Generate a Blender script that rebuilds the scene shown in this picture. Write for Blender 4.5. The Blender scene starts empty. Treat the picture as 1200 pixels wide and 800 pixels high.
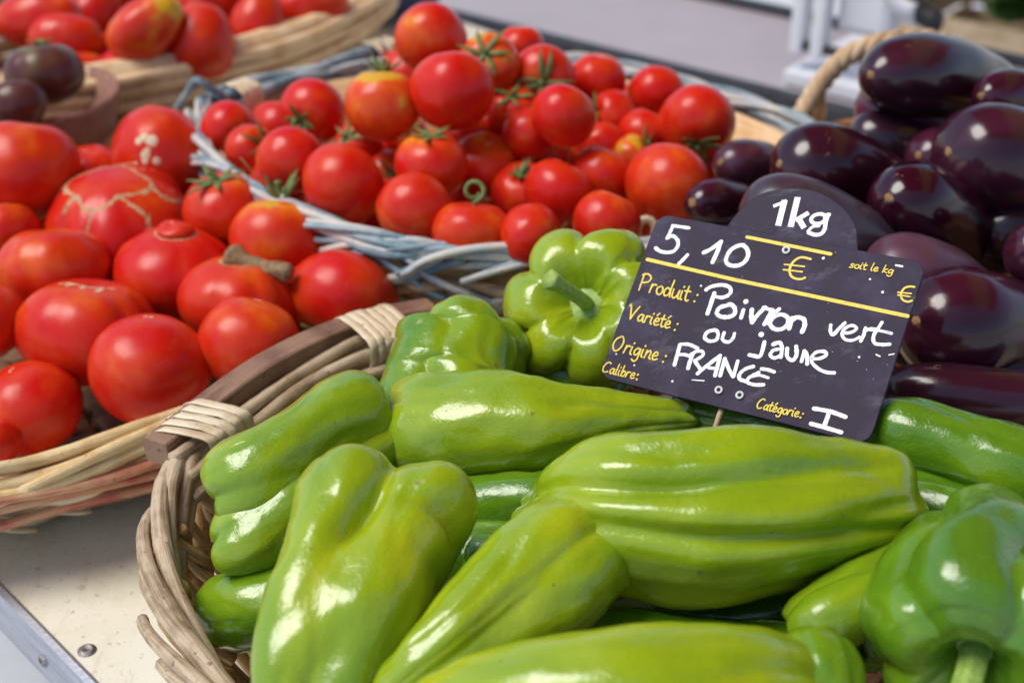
import bpy, math, random
from mathutils import Vector, Matrix, noise
PI = math.pi
R = math.radians
SC = bpy.context.scene
COL = SC.collection

# ------------------------------------------------------------------ camera
FPX, CX, CY, CAM_H, PITCH = 1667.0, 600.0, 400.0, 0.57, R(30)
cam = bpy.data.cameras.new('camera')
cam.sensor_width = 36.0
cam.lens = 36.0 * FPX / 1200.0
cam.clip_start = 0.02
cam.clip_end = 500
cam.dof.use_dof = True
cam.dof.focus_distance = 0.74
cam.dof.aperture_fstop = 6.3
co = bpy.data.objects.new('camera', cam)
COL.objects.link(co)
co.location = (0, 0, CAM_H)
co.rotation_euler = (PI / 2 - PITCH, 0, 0)
SC.camera = co

# ------------------------------------------------------------------ light
SUN_EL, SUN_AZ = R(60), R(-98)          # azimuth measured from +y towards +x: from the left, behind the camera
world = bpy.data.worlds.new('World')
SC.world = world
world.use_nodes = True
wn = world.node_tree.nodes
wn.clear()
sky = wn.new('ShaderNodeTexSky')
sky.sky_type = 'NISHITA'
sky.sun_disc = False
sky.sun_elevation = SUN_EL
sky.sun_rotation = SUN_AZ
sky.dust_density = 1.2
sky.air_density = 1.0
sky.ozone_density = 2.0
bgn = wn.new('ShaderNodeBackground')
bgn.inputs['Strength'].default_value = 0.08
wo = wn.new('ShaderNodeOutputWorld')
world.node_tree.links.new(sky.outputs[0], bgn.inputs[0])
world.node_tree.links.new(bgn.outputs[0], wo.inputs[0])
sl = bpy.data.lights.new('sun', 'SUN')
sl.energy = 1.5
sl.angle = R(32)
sl.color = (1.0, 0.955, 0.885)
so = bpy.data.objects.new('sun', sl)
COL.objects.link(so)
sd = Vector((math.sin(SUN_AZ) * math.cos(SUN_EL), math.cos(SUN_AZ) * math.cos(SUN_EL), math.sin(SUN_EL)))
so.rotation_euler = sd.to_track_quat('Z', 'Y').to_euler()
so.location = sd * 5
SC.view_settings.view_transform = 'Standard'
SC.view_settings.look = 'None'
SC.view_settings.exposure = 1.0
SC.view_settings.gamma = 1.0
SC.render.engine = 'CYCLES'
SC.cycles.use_denoising = True
SC.cycles.max_bounces = 8

# ------------------------------------------------------------------ pixel + distance -> a point in the place
FWD = Vector((0, math.cos(PITCH), -math.sin(PITCH)))
UPV = Vector((0, math.sin(PITCH), math.cos(PITCH)))
RGT = Vector((1, 0, 0))
CAM = Vector((0, 0, CAM_H))
def ray(px, py): return FWD + RGT * ((px - CX) / FPX) + UPV * ((CY - py) / FPX)
def atd(px, py, d): return CAM + ray(px, py) * d
def depth_z(px, py, z): return (z - CAM_H) / ray(px, py).z
def at(px, py, z): return atd(px, py, depth_z(px, py, z))
def cdir(x, y, z): return (RGT * x + UPV * y - FWD * z).normalized()      # right, up, towards the viewer

# ------------------------------------------------------------------ mesh collecting
class MB:
    def __init__(self):
        self.v, self.f, self.a = [], [], []
    def tube(self, pts, rad, seg=8, closed=False, caps=True, flat=1.0, up=None, attr=0.0, rough=0.0):
        n = len(pts)
        rads = rad if isinstance(rad, (list, tuple)) else [rad] * n
        b = len(self.v)
        side = None
        run = 0.0
        for i in range(n):
            if closed: T = pts[(i + 1) % n] - pts[i - 1]
            else: T = pts[min(i + 1, n - 1)] - pts[max(i - 1, 0)]
            T = T.normalized()
            if i: run += (pts[i] - pts[i - 1]).length
            if up is not None:
                S = T.cross(up)
            elif side is None:
                S = T.cross(Vector((0, 0, 1)))
                if S.length < 0.1: S = T.cross(Vector((0, 1, 0)))
            else:
                S = side - T * side.dot(T)
            S.normalize()
            side = S
            U = S.cross(T)
            for k in range(seg):
                an = 2 * PI * k / seg
                r = rads[i]
                if rough: r *= 1 + rough * noise.noise(pts[i] * 180 + Vector((k * 1.7, 0, 0)))
                self.v.append(pts[i] + S * (math.cos(an) * r) + U * (math.sin(an) * r * flat))
                self.a.append((run, math.cos(an) * r, math.sin(an) * r + attr))
        m = n if closed else n - 1
        for i in range(m):
            for k in range(seg):
                p, q = b + i * seg, b + ((i + 1) % n) * seg
                self.f.append((p + k, p + (k + 1) % seg, q + (k + 1) % seg, q + k))
        if not closed and caps:
            self.f.append(tuple(b + k for k in reversed(range(seg))))
            self.f.append(tuple(b + (n - 1) * seg + k for k in range(seg)))
        return self
    def grid(self, rows, closed_u=True, cap0=False, cap1=False, attrs=None):
        b = len(self.v)
        m = len(rows[0])
        for j, r in enumerate(rows):
            self.v += r
            self.a += attrs[j] if attrs else [(0, 0, 0)] * m
        for j in range(len(rows) - 1):
            for k in range(m if closed_u else m - 1):
                p, q = b + j * m, b + (j + 1) * m
                self.f.append((p + k, p + (k + 1) % m, q + (k + 1) % m, q + k))
        if cap0: self.f.append(tuple(b + k for k in reversed(range(m))))
        if cap1: self.f.append(tuple(b + (len(rows) - 1) * m + k for k in range(m)))
        return self
    def poly_slab(self, pts, off):                 # a flat outline and its thickness vector
        b, n = len(self.v), len(pts)
        self.v += list(pts) + [p + off for p in pts]
        self.a += [(p.x, p.y, p.z) for p in pts] * 2
        self.f.append(tuple(b + k for k in range(n)))
        self.f.append(tuple(b + n + k for k in reversed(range(n))))
        for k in range(n):
            self.f.append((b + k, b + n + k, b + n + (k + 1) % n, b + (k + 1) % n))
        return self
    def box(self, c, ax, ay, az):                  # centre and three half-axis vectors
        p = [c - ax - ay - az, c + ax - ay - az, c + ax + ay - az, c - ax + ay - az]
        return self.poly_slab(p, az * 2)
    def build(self, name, mat, parent=None, origin=None, smooth=True, color=None, bevel=0.0, sub=0):
        base, q_ = Vector((0, 0, 0)), parent
        while q_ is not None:
            base += Vector(q_.location); q_ = q_.parent
        o_ = origin if origin is not None else base.copy()
        me = bpy.data.meshes.new(name)
        me.from_pydata([tuple(v - o_) for v in self.v], [], self.f)
        at_ = me.attributes.new('skin', 'FLOAT_VECTOR', 'POINT')
        flat = [c for t in self.a for c in t]
        if len(flat) == 3 * len(self.v): at_.data.foreach_set('vector', flat)
        me.polygons.foreach_set('use_smooth', [smooth] * len(me.polygons))
        me.update()
        me.materials.append(mat)
        ob = bpy.data.objects.new(name, me)
        COL.objects.link(ob)
        if parent is not None:
            ob.parent = parent
            if origin is not None: ob.location = o_ - base
        else:
            ob.location = o_
        if color: ob.color = color
        if bevel:
            m = ob.modifiers.new('bevel', 'BEVEL'); m.width = bevel; m.segments = 2; m.limit_method = 'ANGLE'
        if sub:
            m = ob.modifiers.new('sub', 'SUBSURF'); m.levels = sub; m.render_levels = sub
        return ob

def tag(o, label, cat, group=None):
    o['label'] = label
    o['category'] = cat
    if group: o['group'] = group
    return o
def empty(name, loc, label, cat, group=None):
    o = bpy.data.objects.new(name, None)
    o.empty_display_size = 0.05
    COL.objects.link(o)
    o.location = loc
    return tag(o, label, cat, group)
def catmull(P, n, closed=False):
    out = []
    m = len(P)
    segs = m if closed else m - 1
    for i in range(n):
        u = i / (n if closed else n - 1) * segs
        k = min(int(u), segs - 1)
        t = u - k
        g = (lambda j: P[j % m]) if closed else (lambda j: P[max(0, min(m - 1, j))])
        a, b, c, d = g(k - 1), g(k), g(k + 1), g(k + 2)
        out.append(0.5 * (2 * b + (c - a) * t + (2 * a - 5 * b + 4 * c - d) * t * t + (3 * b - a - 3 * c + d) * t ** 3))
    return out

# ------------------------------------------------------------------ materials
class NT:
    def __init__(self, name):
        self.m = bpy.data.materials.new(name)
        self.m.use_nodes = True
        self.n = self.m.node_tree.nodes
        self.l = self.m.node_tree.links
        self.b = self.n['Principled BSDF']
    def put(self, s, v):
        if hasattr(v, 'node'): self.l.new(v, s)
        else: s.default_value = v
    def set(self, **kw):
        for k, v in kw.items(): self.put(self.b.inputs[k.replace('_', ' ')], v)
        return self
    def attr(self, name='skin'):
        a = self.n.new('ShaderNodeAttribute'); a.attribute_name = name
        return a.outputs['Vector']
    def obj(self): return self.n.new('ShaderNodeTexCoord').outputs['Object']
    def rnd(self): return self.n.new('ShaderNodeObjectInfo').outputs['Random']
    def ocol(self):
        s = self.n.new('ShaderNodeSeparateColor'); self.l.new(self.n.new('ShaderNodeObjectInfo').outputs['Color'], s.inputs[0])
        return s.outputs
    def mapv(self, v, scale=(1, 1, 1), shift=None):
        mp = self.n.new('ShaderNodeMapping'); self.l.new(v, mp.inputs[0]); mp.inputs['Scale'].default_value = scale
        if shift is not None:
            c = self.n.new('ShaderNodeCombineXYZ')
            for i in range(3): self.l.new(self.math('MULTIPLY', shift, 37.0 + i * 11), c.inputs[i])
            self.l.new(c.outputs[0], mp.inputs['Location'])
        return mp.outputs[0]
    def noise(self, v, scale, detail=3, rough=0.5, dist=0.0):
        t = self.n.new('ShaderNodeTexNoise'); self.l.new(v, t.inputs['Vector'])
        t.inputs['Scale'].default_value = scale; t.inputs['Detail'].default_value = detail
        t.inputs['Roughness'].default_value = rough; t.inputs['Distortion'].default_value = dist
        return t.outputs['Fac']
    def voro(self, v, scale, feature='F1'):
        t = self.n.new('ShaderNodeTexVoronoi'); t.feature = feature; self.l.new(v, t.inputs['Vector'])
        t.inputs['Scale'].default_value = scale
        return t.outputs['Distance']
    def ramp(self, f, stops):
        r = self.n.new('ShaderNodeValToRGB'); self.l.new(f, r.inputs[0])
        while len(r.color_ramp.elements) < len(stops): r.color_ramp.elements.new(0.5)
        for e, (p, c) in zip(r.color_ramp.elements, stops):
            e.position = p
            e.color = (c, c, c, 1) if isinstance(c, (int, float)) else (*c, 1)
        return r.outputs[0]
    def math(self, op, a, b=0.0, clamp=False):
        m = self.n.new('ShaderNodeMath'); m.operation = op; m.use_clamp = clamp
        self.put(m.inputs[0], a); self.put(m.inputs[1], b)
        return m.outputs[0]
    def sep(self, v):
        s = self.n.new('ShaderNodeSeparateXYZ'); self.l.new(v, s.inputs[0]); return s.outputs
    def mix(self, f, a, b):
        m = self.n.new('ShaderNodeMix'); m.data_type = 'RGBA'
        self.put(m.inputs['Factor'], f)
        self.put(m.inputs['A'], a if hasattr(a, 'node') else (*a, 1))
        self.put(m.inputs['B'], b if hasattr(b, 'node') else (*b, 1))
        return m.outputs['Result']
    def bump(self, h, dist, strength=1.0):
        b = self.n.new('ShaderNodeBump'); self.l.new(h, b.inputs['Height'])
        b.inputs['Distance'].default_value = dist; b.inputs['Strength'].default_value = strength
        self.l.new(b.outputs[0], self.b.inputs['Normal'])
        return self

def pepper_material():
    t = NT('pepper_skin')
    sk, ob, rn = t.attr(), t.obj(), t.rnd()
    c = t.ocol()                                      # red channel: how far this fruit has turned yellow
    s1 = t.mapv(sk, (1.0, 1.0, 16.0), rn)
    f = t.noise(s1, 1.0, 2, 0.5, 0.5)
    st = t.noise(t.mapv(sk, (3.2, 3.2, 9.0), rn), 1.0, 2, 0.5)   # streaks down the length
    f = t.math('ADD', t.math('MULTIPLY', f, .8), t.math('MULTIPLY', st, 0.2))
    f = t.math('ADD', t.math('SUBTRACT', f, 0.30), t.math('SUBTRACT', c[0], 0.05), True)
    col = t.ramp(f, [(0.0, (0.040, 0.130, 0.008)), (0.35, (0.110, 0.240, 0.008)), (0.7, (0.265, 0.370, 0.008)), (1.0, (0.43, 0.46, 0.010))])
    sp = t.ramp(t.noise(ob, 900, 2, 0.6), [(0.62, 0.0), (0.74, 0.22)])
    col = t.mix(sp, col, (0.45, 0.55, 0.18))
    blem = t.ramp(t.noise(ob, 140, 2, 0.5), [(0.735, 0.0), (0.75, 0.7)])
    col = t.mix(blem, col, (0.16, 0.16, 0.05))
    rr = t.ramp(t.noise(t.mapv(ob, (1, 1, 1), rn), 55, 4, 0.65), [(0.35, 0.10), (0.65, 0.24)])
    t.set(Base_Color=col, Roughness=rr, IOR=1.5, Subsurface_Weight=0.10, Subsurface_Radius=(0.5, 0.8, 0.15), Subsurface_Scale=0.006)
    t.b.inputs['Coat Weight'].default_value = 0.25
    t.b.inputs['Coat Roughness'].default_value = 0.12
    h = t.math('ADD', t.noise(ob, 150, 4, 0.6), t.math('MULTIPLY', t.noise(t.mapv(sk, (3.2, 3.2, 30), rn), 1.0, 3, 0.55), 0.5))
    h = t.math('ADD', h, t.math('MULTIPLY', t.noise(ob, 650, 2, 0.5), 0.07))
    t.bump(h, 0.0010, 0.6)
    return t.m
def tomato_material(name, ripe, orange, green):
    t = NT(name)
    sk, ob, rn = t.attr(), t.obj(), t.rnd()
    c = t.ocol()                                      # red: overall orange, green: orange shoulders round the stem
    z = t.sep(sk)[2]
    sh = t.math('MULTIPLY', t.ramp(z, [(0.35, 0.0), (1.0, 1.0)]), c[1])
    n1 = t.noise(t.mapv(sk, (1.3, 1.3, 1.3), rn), 1.0, 3, 0.5)
    f = t.math('ADD', t.math('SUBTRACT', t.math('MULTIPLY', n1, 1.9), 0.80), c[0])
    f = t.math('ADD', f, t.math('MULTIPLY', sh, 0.9), True)
    col = t.ramp(f, [(0.0, ripe), (0.45, tuple(0.7 * a + 0.3 * b for a, b in zip(ripe, orange))), (0.8, orange), (1.0, green)])
    fl = t.ramp(t.noise(ob, 500, 2, 0.6), [(0.66, 0.0), (0.78, 0.3)])
    col = t.mix(fl, col, tuple(min(1, 0.6 * a + 0.25) for a in orange))
    rr = t.ramp(t.noise(ob, 60, 3, 0.6), [(0.3, 0.22), (0.7, 0.36)])
    t.set(Base_Color=col, Roughness=rr, IOR=1.37, Subsurface_Weight=0.06, Subsurface_Radius=(1.0, 0.25, 0.08), Subsurface_Scale=0.006)
    h = t.math('ADD', t.noise(ob, 70, 3, 0.5), t.math('MULTIPLY', t.noise(ob, 900, 2, 0.5), 0.05))
    t.bump(h, 0.0007, 0.5)
    return t.m
def aubergine_material():
    t = NT('aubergine_skin')
    sk, ob, rn = t.attr(), t.obj(), t.rnd()
    c = t.ocol()                                      # red: paler purple, green: dusty bloom on the skin
    n1 = t.noise(t.mapv(sk, (1.2, 1.2, 8), rn), 1.0, 3, 0.5)
    f = t.math('ADD', t.math('MULTIPLY', t.math('SUBTRACT', n1, 0.45), 0.8), c[0], True)
    col = t.ramp(f, [(0.0, (0.006, 0.0012, 0.003)), (0.35, (0.030, 0.0028, 0.010)), (0.75, (0.085, 0.009, 0.030)), (1.0, (0.14, 0.024, 0.06))])
    sc = t.ramp(t.noise(t.mapv(ob, (1, 1, 1), rn), 85, 5, 0.7), [(0.66, 0.0), (0.69, 0.8)])
    col = t.mix(sc, col, (0.22, 0.10, 0.04))
    dust = t.math('MULTIPLY', t.ramp(t.noise(ob, 45, 4, 0.6), [(0.25, 0.5), (0.7, 1.0)]), c[1])
    col = t.mix(t.math('MULTIPLY', dust, 0.45), col, (0.22, 0.17, 0.22))
    rr = t.math('ADD', 0.15, t.math('MULTIPLY', dust, 0.45))
    t.set(Base_Color=col, Roughness=rr, IOR=1.5)
    t.bump(t.math('ADD', t.noise(ob, 60, 3, 0.5), t.math('MULTIPLY', t.noise(ob, 700, 2), 0.05)), 0.0008, 0.4)
    return t.m
def wicker_material(name, cols, rough=0.6, scale=1.0):
    t = NT(name)
    ob, sk = t.obj(), t.attr()
    s = t.mapv(sk, (28 * scale, 900, 900))
    f = t.math('ADD', t.math('MULTIPLY', t.noise(s, 1.0, 3, 0.6), 0.55), t.math('MULTIPLY', t.noise(ob, 38, 3, 0.6), 0.65))
    col = t.ramp(f, [(0.33, cols[0]), (0.52, cols[1]), (0.66, cols[2])])
    kn = t.ramp(t.noise(ob, 210, 2, 0.5), [(0.68, 0.0), (0.76, 0.7)])
    col = t.mix(kn, col, tuple(0.4 * x for x in cols[0]))
    t.set(Base_Color=col, Roughness=rough)
    t.bump(t.math('ADD', t.noise(s, 1.0, 3, 0.6), t.math('MULTIPLY', t.noise(ob, 400, 2), 0.5)), 0.0009, 0.7)
    return t.m
def plain_material(name, col, col2, rough=0.5, scale=60, bump=0.0005, metal=0.0, detail=4):
    t = NT(name)
    ob = t.obj()
    f = t.noise(ob, scale, detail, 0.6)
    t.set(Base_Color=t.ramp(f, [(0.3, col), (0.7, col2)]), Roughness=rough, Metallic=metal)
    if bump: t.bump(t.noise(ob, scale * 4, 3, 0.6), bump, 0.6)
    return t.m
M = {}
M['pepper'] = pepper_material()
M['tomato'] = tomato_material('tomato_skin', (0.58, 0.010, 0.005), (0.70, 0.105, 0.008), (0.62, 0.34, 0.02))
M['black_tomato'] = tomato_material('black_tomato_skin', (0.085, 0.020, 0.022), (0.12, 0.05, 0.025), (0.14, 0.13, 0.03))
M['aubergine'] = aubergine_material()
M['green_stem'] = plain_material('green_stem', (0.20, 0.34, 0.04), (0.38, 0.50, 0.12), 0.45, 300)
M['calyx'] = plain_material('tomato_calyx', (0.06, 0.12, 0.02), (0.20, 0.25, 0.07), 0.6, 400)
M['scar'] = plain_material('corky_scar', (0.42, 0.24, 0.10), (0.62, 0.45, 0.24), 0.8, 500, 0.0008)
M['tan_scar'] = plain_material('tan_scar', (0.20, 0.09, 0.035), (0.42, 0.24, 0.10), 0.8, 700, 0.0008)
M['pale_scar'] = plain_material('pale_scar', (0.66, 0.50, 0.30), (0.80, 0.68, 0.46), 0.7, 500, 0.0005)
M['brown_stem'] = plain_material('dry_stem', (0.16, 0.09, 0.035), (0.36, 0.24, 0.12), 0.8, 250, 0.001)
M['willow'] = wicker_material('grey_willow', ((0.10, 0.058, 0.028), (0.33, 0.228, 0.128), (0.54, 0.42, 0.275)))
M['ochre'] = wicker_material('ochre_willow', ((0.17, 0.075, 0.022), (0.38, 0.20, 0.06), (0.52, 0.33, 0.13)))
M['brown_chip'] = wicker_material('brown_willow_base', ((0.06, 0.026, 0.012), (0.15, 0.07, 0.028), (0.27, 0.14, 0.055)))
M['wood_bar'] = wicker_material('brown_wood_bar', ((0.085, 0.038, 0.022), (0.19, 0.095, 0.055), (0.30, 0.17, 0.105)), 0.65)
M['binding'] = wicker_material('pale_cane_binding', ((0.42, 0.28, 0.14), (0.62, 0.47, 0.28), (0.76, 0.64, 0.43)), 0.45)
M['straw'] = wicker_material('straw', ((0.40, 0.22, 0.07), (0.62, 0.40, 0.16), (0.74, 0.56, 0.28)))
M['red_straw'] = wicker_material('red_dyed_straw', ((0.36, 0.04, 0.03), (0.55, 0.14, 0.09), (0.66, 0.36, 0.18)))
M['pale_straw'] = wicker_material('pale_straw', ((0.42, 0.30, 0.17), (0.62, 0.49, 0.30), (0.76, 0.66, 0.48)))
M['russet'] = wicker_material('russet_willow', ((0.20, 0.06, 0.02), (0.38, 0.14, 0.04), (0.50, 0.25, 0.09)))
M['blue_willow'] = wicker_material('blue_painted_willow', ((0.045, 0.095, 0.115), (0.12, 0.215, 0.255), (0.34, 0.40, 0.41)), 0.5)
M['pale_blue'] = wicker_material('worn_blue_white_willow', ((0.20, 0.27, 0.30), (0.42, 0.47, 0.48), (0.62, 0.55, 0.45)), 0.5)
M['tan_willow'] = wicker_material('tan_willow', ((0.24, 0.13, 0.06), (0.42, 0.26, 0.13), (0.58, 0.41, 0.24)))
M['light_wood'] = wicker_material('light_wood_lining', ((0.50, 0.26, 0.09), (0.66, 0.40, 0.17), (0.74, 0.52, 0.28)), 0.55, 0.5)
M['split_wood'] = wicker_material('split_wood_band', ((0.26, 0.13, 0.05), (0.68, 0.45, 0.22), (0.82, 0.62, 0.36)), 0.6, 0.6)
M['rope'] = wicker_material('sisal_rope', ((0.36, 0.21, 0.10), (0.58, 0.39, 0.21), (0.70, 0.53, 0.32)), 0.75)

# ------------------------------------------------------------------ the setting
def ground():
    t = NT('pale_pavement')
    ob = t.obj()
    f = t.math('ADD', t.math('MULTIPLY', t.noise(ob, 3, 5, 0.6), 0.5), t.math('MULTIPLY', t.noise(ob, 120, 3, 0.7), 0.5))
    t.set(Base_Color=t.ramp(f, [(0.3, (0.50, 0.50, 0.50)), (0.7, (0.66, 0.66, 0.655))]), Roughness=0.85)
    t.bump(t.noise(ob, 200, 3, 0.7), 0.003, 0.5)
    mb = MB()
    mb.v = [Vector(p) for p in ((-120, -120, -0.78), (120, -120, -0.78), (120, 120, -0.78), (-120, 120, -0.78))]
    mb.a = [(0, 0, 0)] * 4
    mb.f = [(0, 1, 2, 3)]
    o = mb.build('ground', t.m, smooth=False)
    o['kind'] = 'structure'
ground()

def market_table():
    # stall table: cream painted board with a metal angle along its slanting front edge
    p0, p1 = at(0, 688, 0), at(112, 803, 0)
    d = (p1 - p0).normalized()
    n = Vector((d.y, -d.x, 0))                         # outwards, to the lower left of the picture
    if n.x > 0: n = -n
    a, b = p0 - d * 1.2, p0 + d * 0.75
    inw = -n
    root = empty('market_table', (0, 0.9, -0.75), 'cream painted stall table with a riveted metal edge under all the baskets', 'table')
    t = NT('cream_table_paint')
    ob = t.obj()
    f = t.noise(ob, 7, 5, 0.65)
    col = t.ramp(f, [(0.3, (0.64, 0.57, 0.40)), (0.55, (0.78, 0.735, 0.58)), (0.75, (0.83, 0.80, 0.69))])
    sc = t.ramp(t.noise(t.mapv(ob, (60, 14, 1)), 1.0, 5, 0.75), [(0.52, 0.0), (0.72, 0.5)])
    col = t.mix(sc, col, (0.55, 0.42, 0.26))
    dirt = t.ramp(t.noise(ob, 160, 3, 0.7), [(0.60, 0.0), (0.70, 0.65)])
    col = t.mix(dirt, col, (0.30, 0.22, 0.14))
    t.set(Base_Color=col, Roughness=t.ramp(t.noise(ob, 30, 3), [(0.3, 0.32), (0.7, 0.5)]))
    t.bump(t.math('ADD', t.noise(ob, 25, 3), t.math('MULTIPLY', t.noise(ob, 500, 2), 0.15)), 0.0012, 0.5)
    c, e = b + inw * 0.965, a + inw * 0.965
    MB().poly_slab([v - n * 0.003 for v in (a, b)] + [c, e], Vector((0, 0, -0.03))).build('table_top', t.m, root, smooth=False)
    met = NT('dull_aluminium')
    ob = met.obj()
    f = met.noise(met.mapv(ob, (12, 12, 160)), 1.0, 4, 0.6)
    met.set(Base_Color=met.ramp(f, [(0.3, (0.36, 0.37, 0.42)), (0.7, (0.56, 0.57, 0.62))]), Roughness=0.42, Metallic=0.75)
    met.bump(met.noise(ob, 300, 3), 0.0005, 0.4)
    prof = [Vector((0.0, 0, 0.0025)), Vector((0.004, 0, 0.0015)), Vector((0.0065, 0, -0.003)), Vector((0.0075, 0, -0.026)), Vector((0.004, 0, -0.029)), Vector((0.004, 0, -0.004)), Vector((0.0, 0, -0.001)), Vector((-0.002, 0, 0.001))]
    rows = []
    for k in range(40):
        q = a + (b - a) * (k / 39)
        rows.append([q + n * v.x + Vector((0, 0, v.z)) for v in prof])
    MB().grid(rows, True, True, True).build('edge_angle', met.m, root, smooth=False)
    def rivet(pos, axis, r, hh, mat, name):
        mb = MB()
        S = axis.cross(Vector((0.3, 0.2, 1))).normalized(); U = axis.cross(S)
        rows = [[pos + axis * z + (S * math.cos(w) + U * math.sin(w)) * r * q for w in [2 * PI * k / 20 for k in range(20)]]
                for q, z in ((1.35, 0), (1.3, hh * .35), (1, hh * .4), (.95, hh), (.7, hh * 1.15), (.55, hh * 0.75), (.05, hh * .7))]
        mb.grid(rows, True, False, True).build(name, mat, root)
    dark = plain_material('weathered_screw', (0.20, 0.17, 0.15), (0.42, 0.40, 0.40), 0.4, 500, 0.0005, 0.7)
    rivet(at(57, 771, -0.012) + n * 0.0005, n, 0.0040, 0.004, dark, 'rivet')
    rivet(at(102, 762, 0.0), Vector((0, 0, 1)), 0.0042, 0.0016, dark, 'screw')
    lm = plain_material('table_leg_steel', (0.30, 0.31, 0.33), (0.42, 0.43, 0.45), 0.4, 30, 0.0003, 0.7)
    for q in (a + d * 0.1 - n * 0.08, b - d * 0.1 - n * 0.08, c - d * 0.1 + n * 0.08, e + d * 0.1 + n * 0.08):
        MB().tube([Vector((q.x, q.y, -0.031)), Vector((q.x, q.y, -0.78))], 0.018, 12).build('leg', lm, root)
market_table()

def background():
    # neighbouring grey table behind the round tomato basket
    A, B = at(560, 22, -0.04), at(930, 112, -0.04)
    d = (B - A).normalized()
    nb = Vector((-d.y, d.x, 0))
    if nb.y < 0: nb = -nb
    root = empty('grey_table', (0.5, 1.9, -0.78), 'plain light grey table with its shaded edge built black behind the blue rimmed basket', 'table')
    gm = plain_material('grey_laminate', (0.37, 0.345, 0.365), (0.41, 0.38, 0.40), 0.5, 14, 0.0003)
    bm = plain_material('black_rail_and_edge_shade', (0.012, 0.012, 0.015), (0.035, 0.035, 0.04), 0.5, 60, 0.0003)
    a, b = A - d * 0.14, B + d * 0.19
    W = 0.27
    MB().poly_slab([a, b, b + nb * W, a + nb * W], Vector((0, 0, -0.025))).build('table_top', gm, root, smooth=False)
    for q, s in ((0, -1), (W, 1)):
        m0 = (a + b) / 2 + nb * (q + s * 0.0125) + Vector((0, 0, -0.010))
        MB().box(m0, d * ((b - a).length / 2), nb * 0.012, Vector((0, 0, 0.02 if s > 0 else 0.016))).build('dark_edge_strip', bm, root, smooth=False, bevel=0.003)  # front strip puts the shade on the table edge into black
    for q in (a + d * .1 + nb * .06, b - d * .1 + nb * .06, b - d * .1 + nb * (W - .06), a + d * .1 + nb * (W - .06)):
        MB().tube([Vector((q.x, q.y, -0.07)), Vector((q.x, q.y, -0.78))], 0.016, 10).build('leg', bm, root)
    # white stand on that table
    wm = plain_material('white_enamel', (0.70, 0.71, 0.73), (0.80, 0.81, 0.83), 0.3, 20, 0.0003)
    base = at(962, 124, -0.04)
    base = base + nb * 0.05
    root = empty('weighing_scale', base, 'white metal weighing scale with a curved black side behind the aubergine basket', 'scale')
    ex, ey, ez = d, nb, Vector((0, 0, 1))
    def bx(x, y, z, hx, hy, hz, mat, name, bv=0.004):
        MB().box(base + ex * x + ey * y + ez * z, ex * hx, ey * hy, ez * hz).build(name, mat, root, smooth=False, bevel=bv)
    bx(0.025, 0.08, 0.012, 0.095, 0.10, 0.010, wm, 'base')
    bx(-0.062, 0.0, 0.13, 0.009, 0.012, 0.09, wm, 'post')
    bx(-0.034, 0.0, 0.13, 0.009, 0.012, 0.09, wm, 'post')
    bx(0.012, 0.03, 0.155, 0.036, 0.02, 0.085, wm, 'body', 0.012)
    bx(0.015, -0.004, 0.052, 0.08, 0.006, 0.006, bm, 'slot')
    arc = [base + ex * (0.028 + 0.075 * (1 - math.cos(u))) + ey * 0.02 + ez * (0.225 - 0.12 * math.sin(u)) for u in [k * PI / 2 / 14 for k in range(15)]]
    MB().tube(arc, 0.012, 10, flat=1.4).build('side_rail', bm, root)
    arc = [p - ex * 0.026 + ez * 0.004 for p in arc]
    MB().tube(arc, 0.012, 10, flat=2.0).build('trim', wm, root)
    # wooden crate, upper right corner, over an added black box for the shade
    cm = wicker_material('crate_wood', ((0.34, 0.22, 0.11), (0.52, 0.37, 0.21), (0.66, 0.50, 0.32)), 0.6, 0.4)
    def crate(c, L, Wd, H, rot, label):
        root = empty('wooden_crate', c, label, 'crate', 'wooden crates behind the aubergines')
        u = Vector((math.cos(rot), math.sin(rot), 0)); v = Vector((-u.y, u.x, 0)); z = Vector((0, 0, 1))
        def board(p, hx, hy, hz, name):
            mb = MB().box(c + u * p[0] + v * p[1] + z * p[2], u * hx, v * hy, z * hz)
            mb.a = [((q - c).dot(u), (q - c).dot(v), (q - c).dot(z)) for q in mb.v]
            mb.build(name, cm, root, smooth=False, bevel=0.002)
        for s in (-1, 1):
            for k in range(2):
                board((0, s * Wd / 2, H * (0.27 + 0.46 * k)), L / 2, 0.005, H * 0.20, 'slat')
                board((s * L / 2, 0, H * (0.27 + 0.46 * k)), 0.005, Wd / 2 - 0.006, H * 0.20, 'slat')
            for q in (-1, 1): board((s * (L / 2 - 0.016), q * (Wd / 2 - 0.016), H / 2), 0.010, 0.010, H / 2, 'corner_post')
        board((0, 0, 0.008), L / 2 - 0.006, Wd / 2 - 0.006, 0.004, 'bottom_board')
        return root
    r0 = math.atan2(d.y, d.x)
    lf = at(1048, 6, -.33); cg = lf + Vector((math.cos(r0), math.sin(r0), 0)) * .55 + Vector((-math.sin(r0), math.cos(r0), 0)) * .2; cg.z = -.78
    k1 = crate(cg + Vector((0, 0, .26)), 1.1, .40, .20, r0, 'pale slatted wooden crate of greens, upper one behind the scale')
    dk = plain_material('shade_black', (.012, .012, .014), (.03, .03, .034), .5, 30, .0003)
    rb = empty('shade_box', cg, 'added black box under the wooden crate of greens, standing in for shade', 'crate')  # added black box, gives the dark shade below the wooden crate
    u = Vector((math.cos(r0), math.sin(r0), 0)); v = Vector((-u.y, u.x, 0)); z = Vector((0, 0, 1))
    for q, hx, hy in ((v * .2, .54, .008), (v * -.2, .54, .008), (u * .54, .008, .19), (u * -.54, .008, .19)):
        MB().box(cg + q + z * .128, u * hx, v * hy, z * .126).build('side', dk, rb, smooth=False, bevel=.003)
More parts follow.
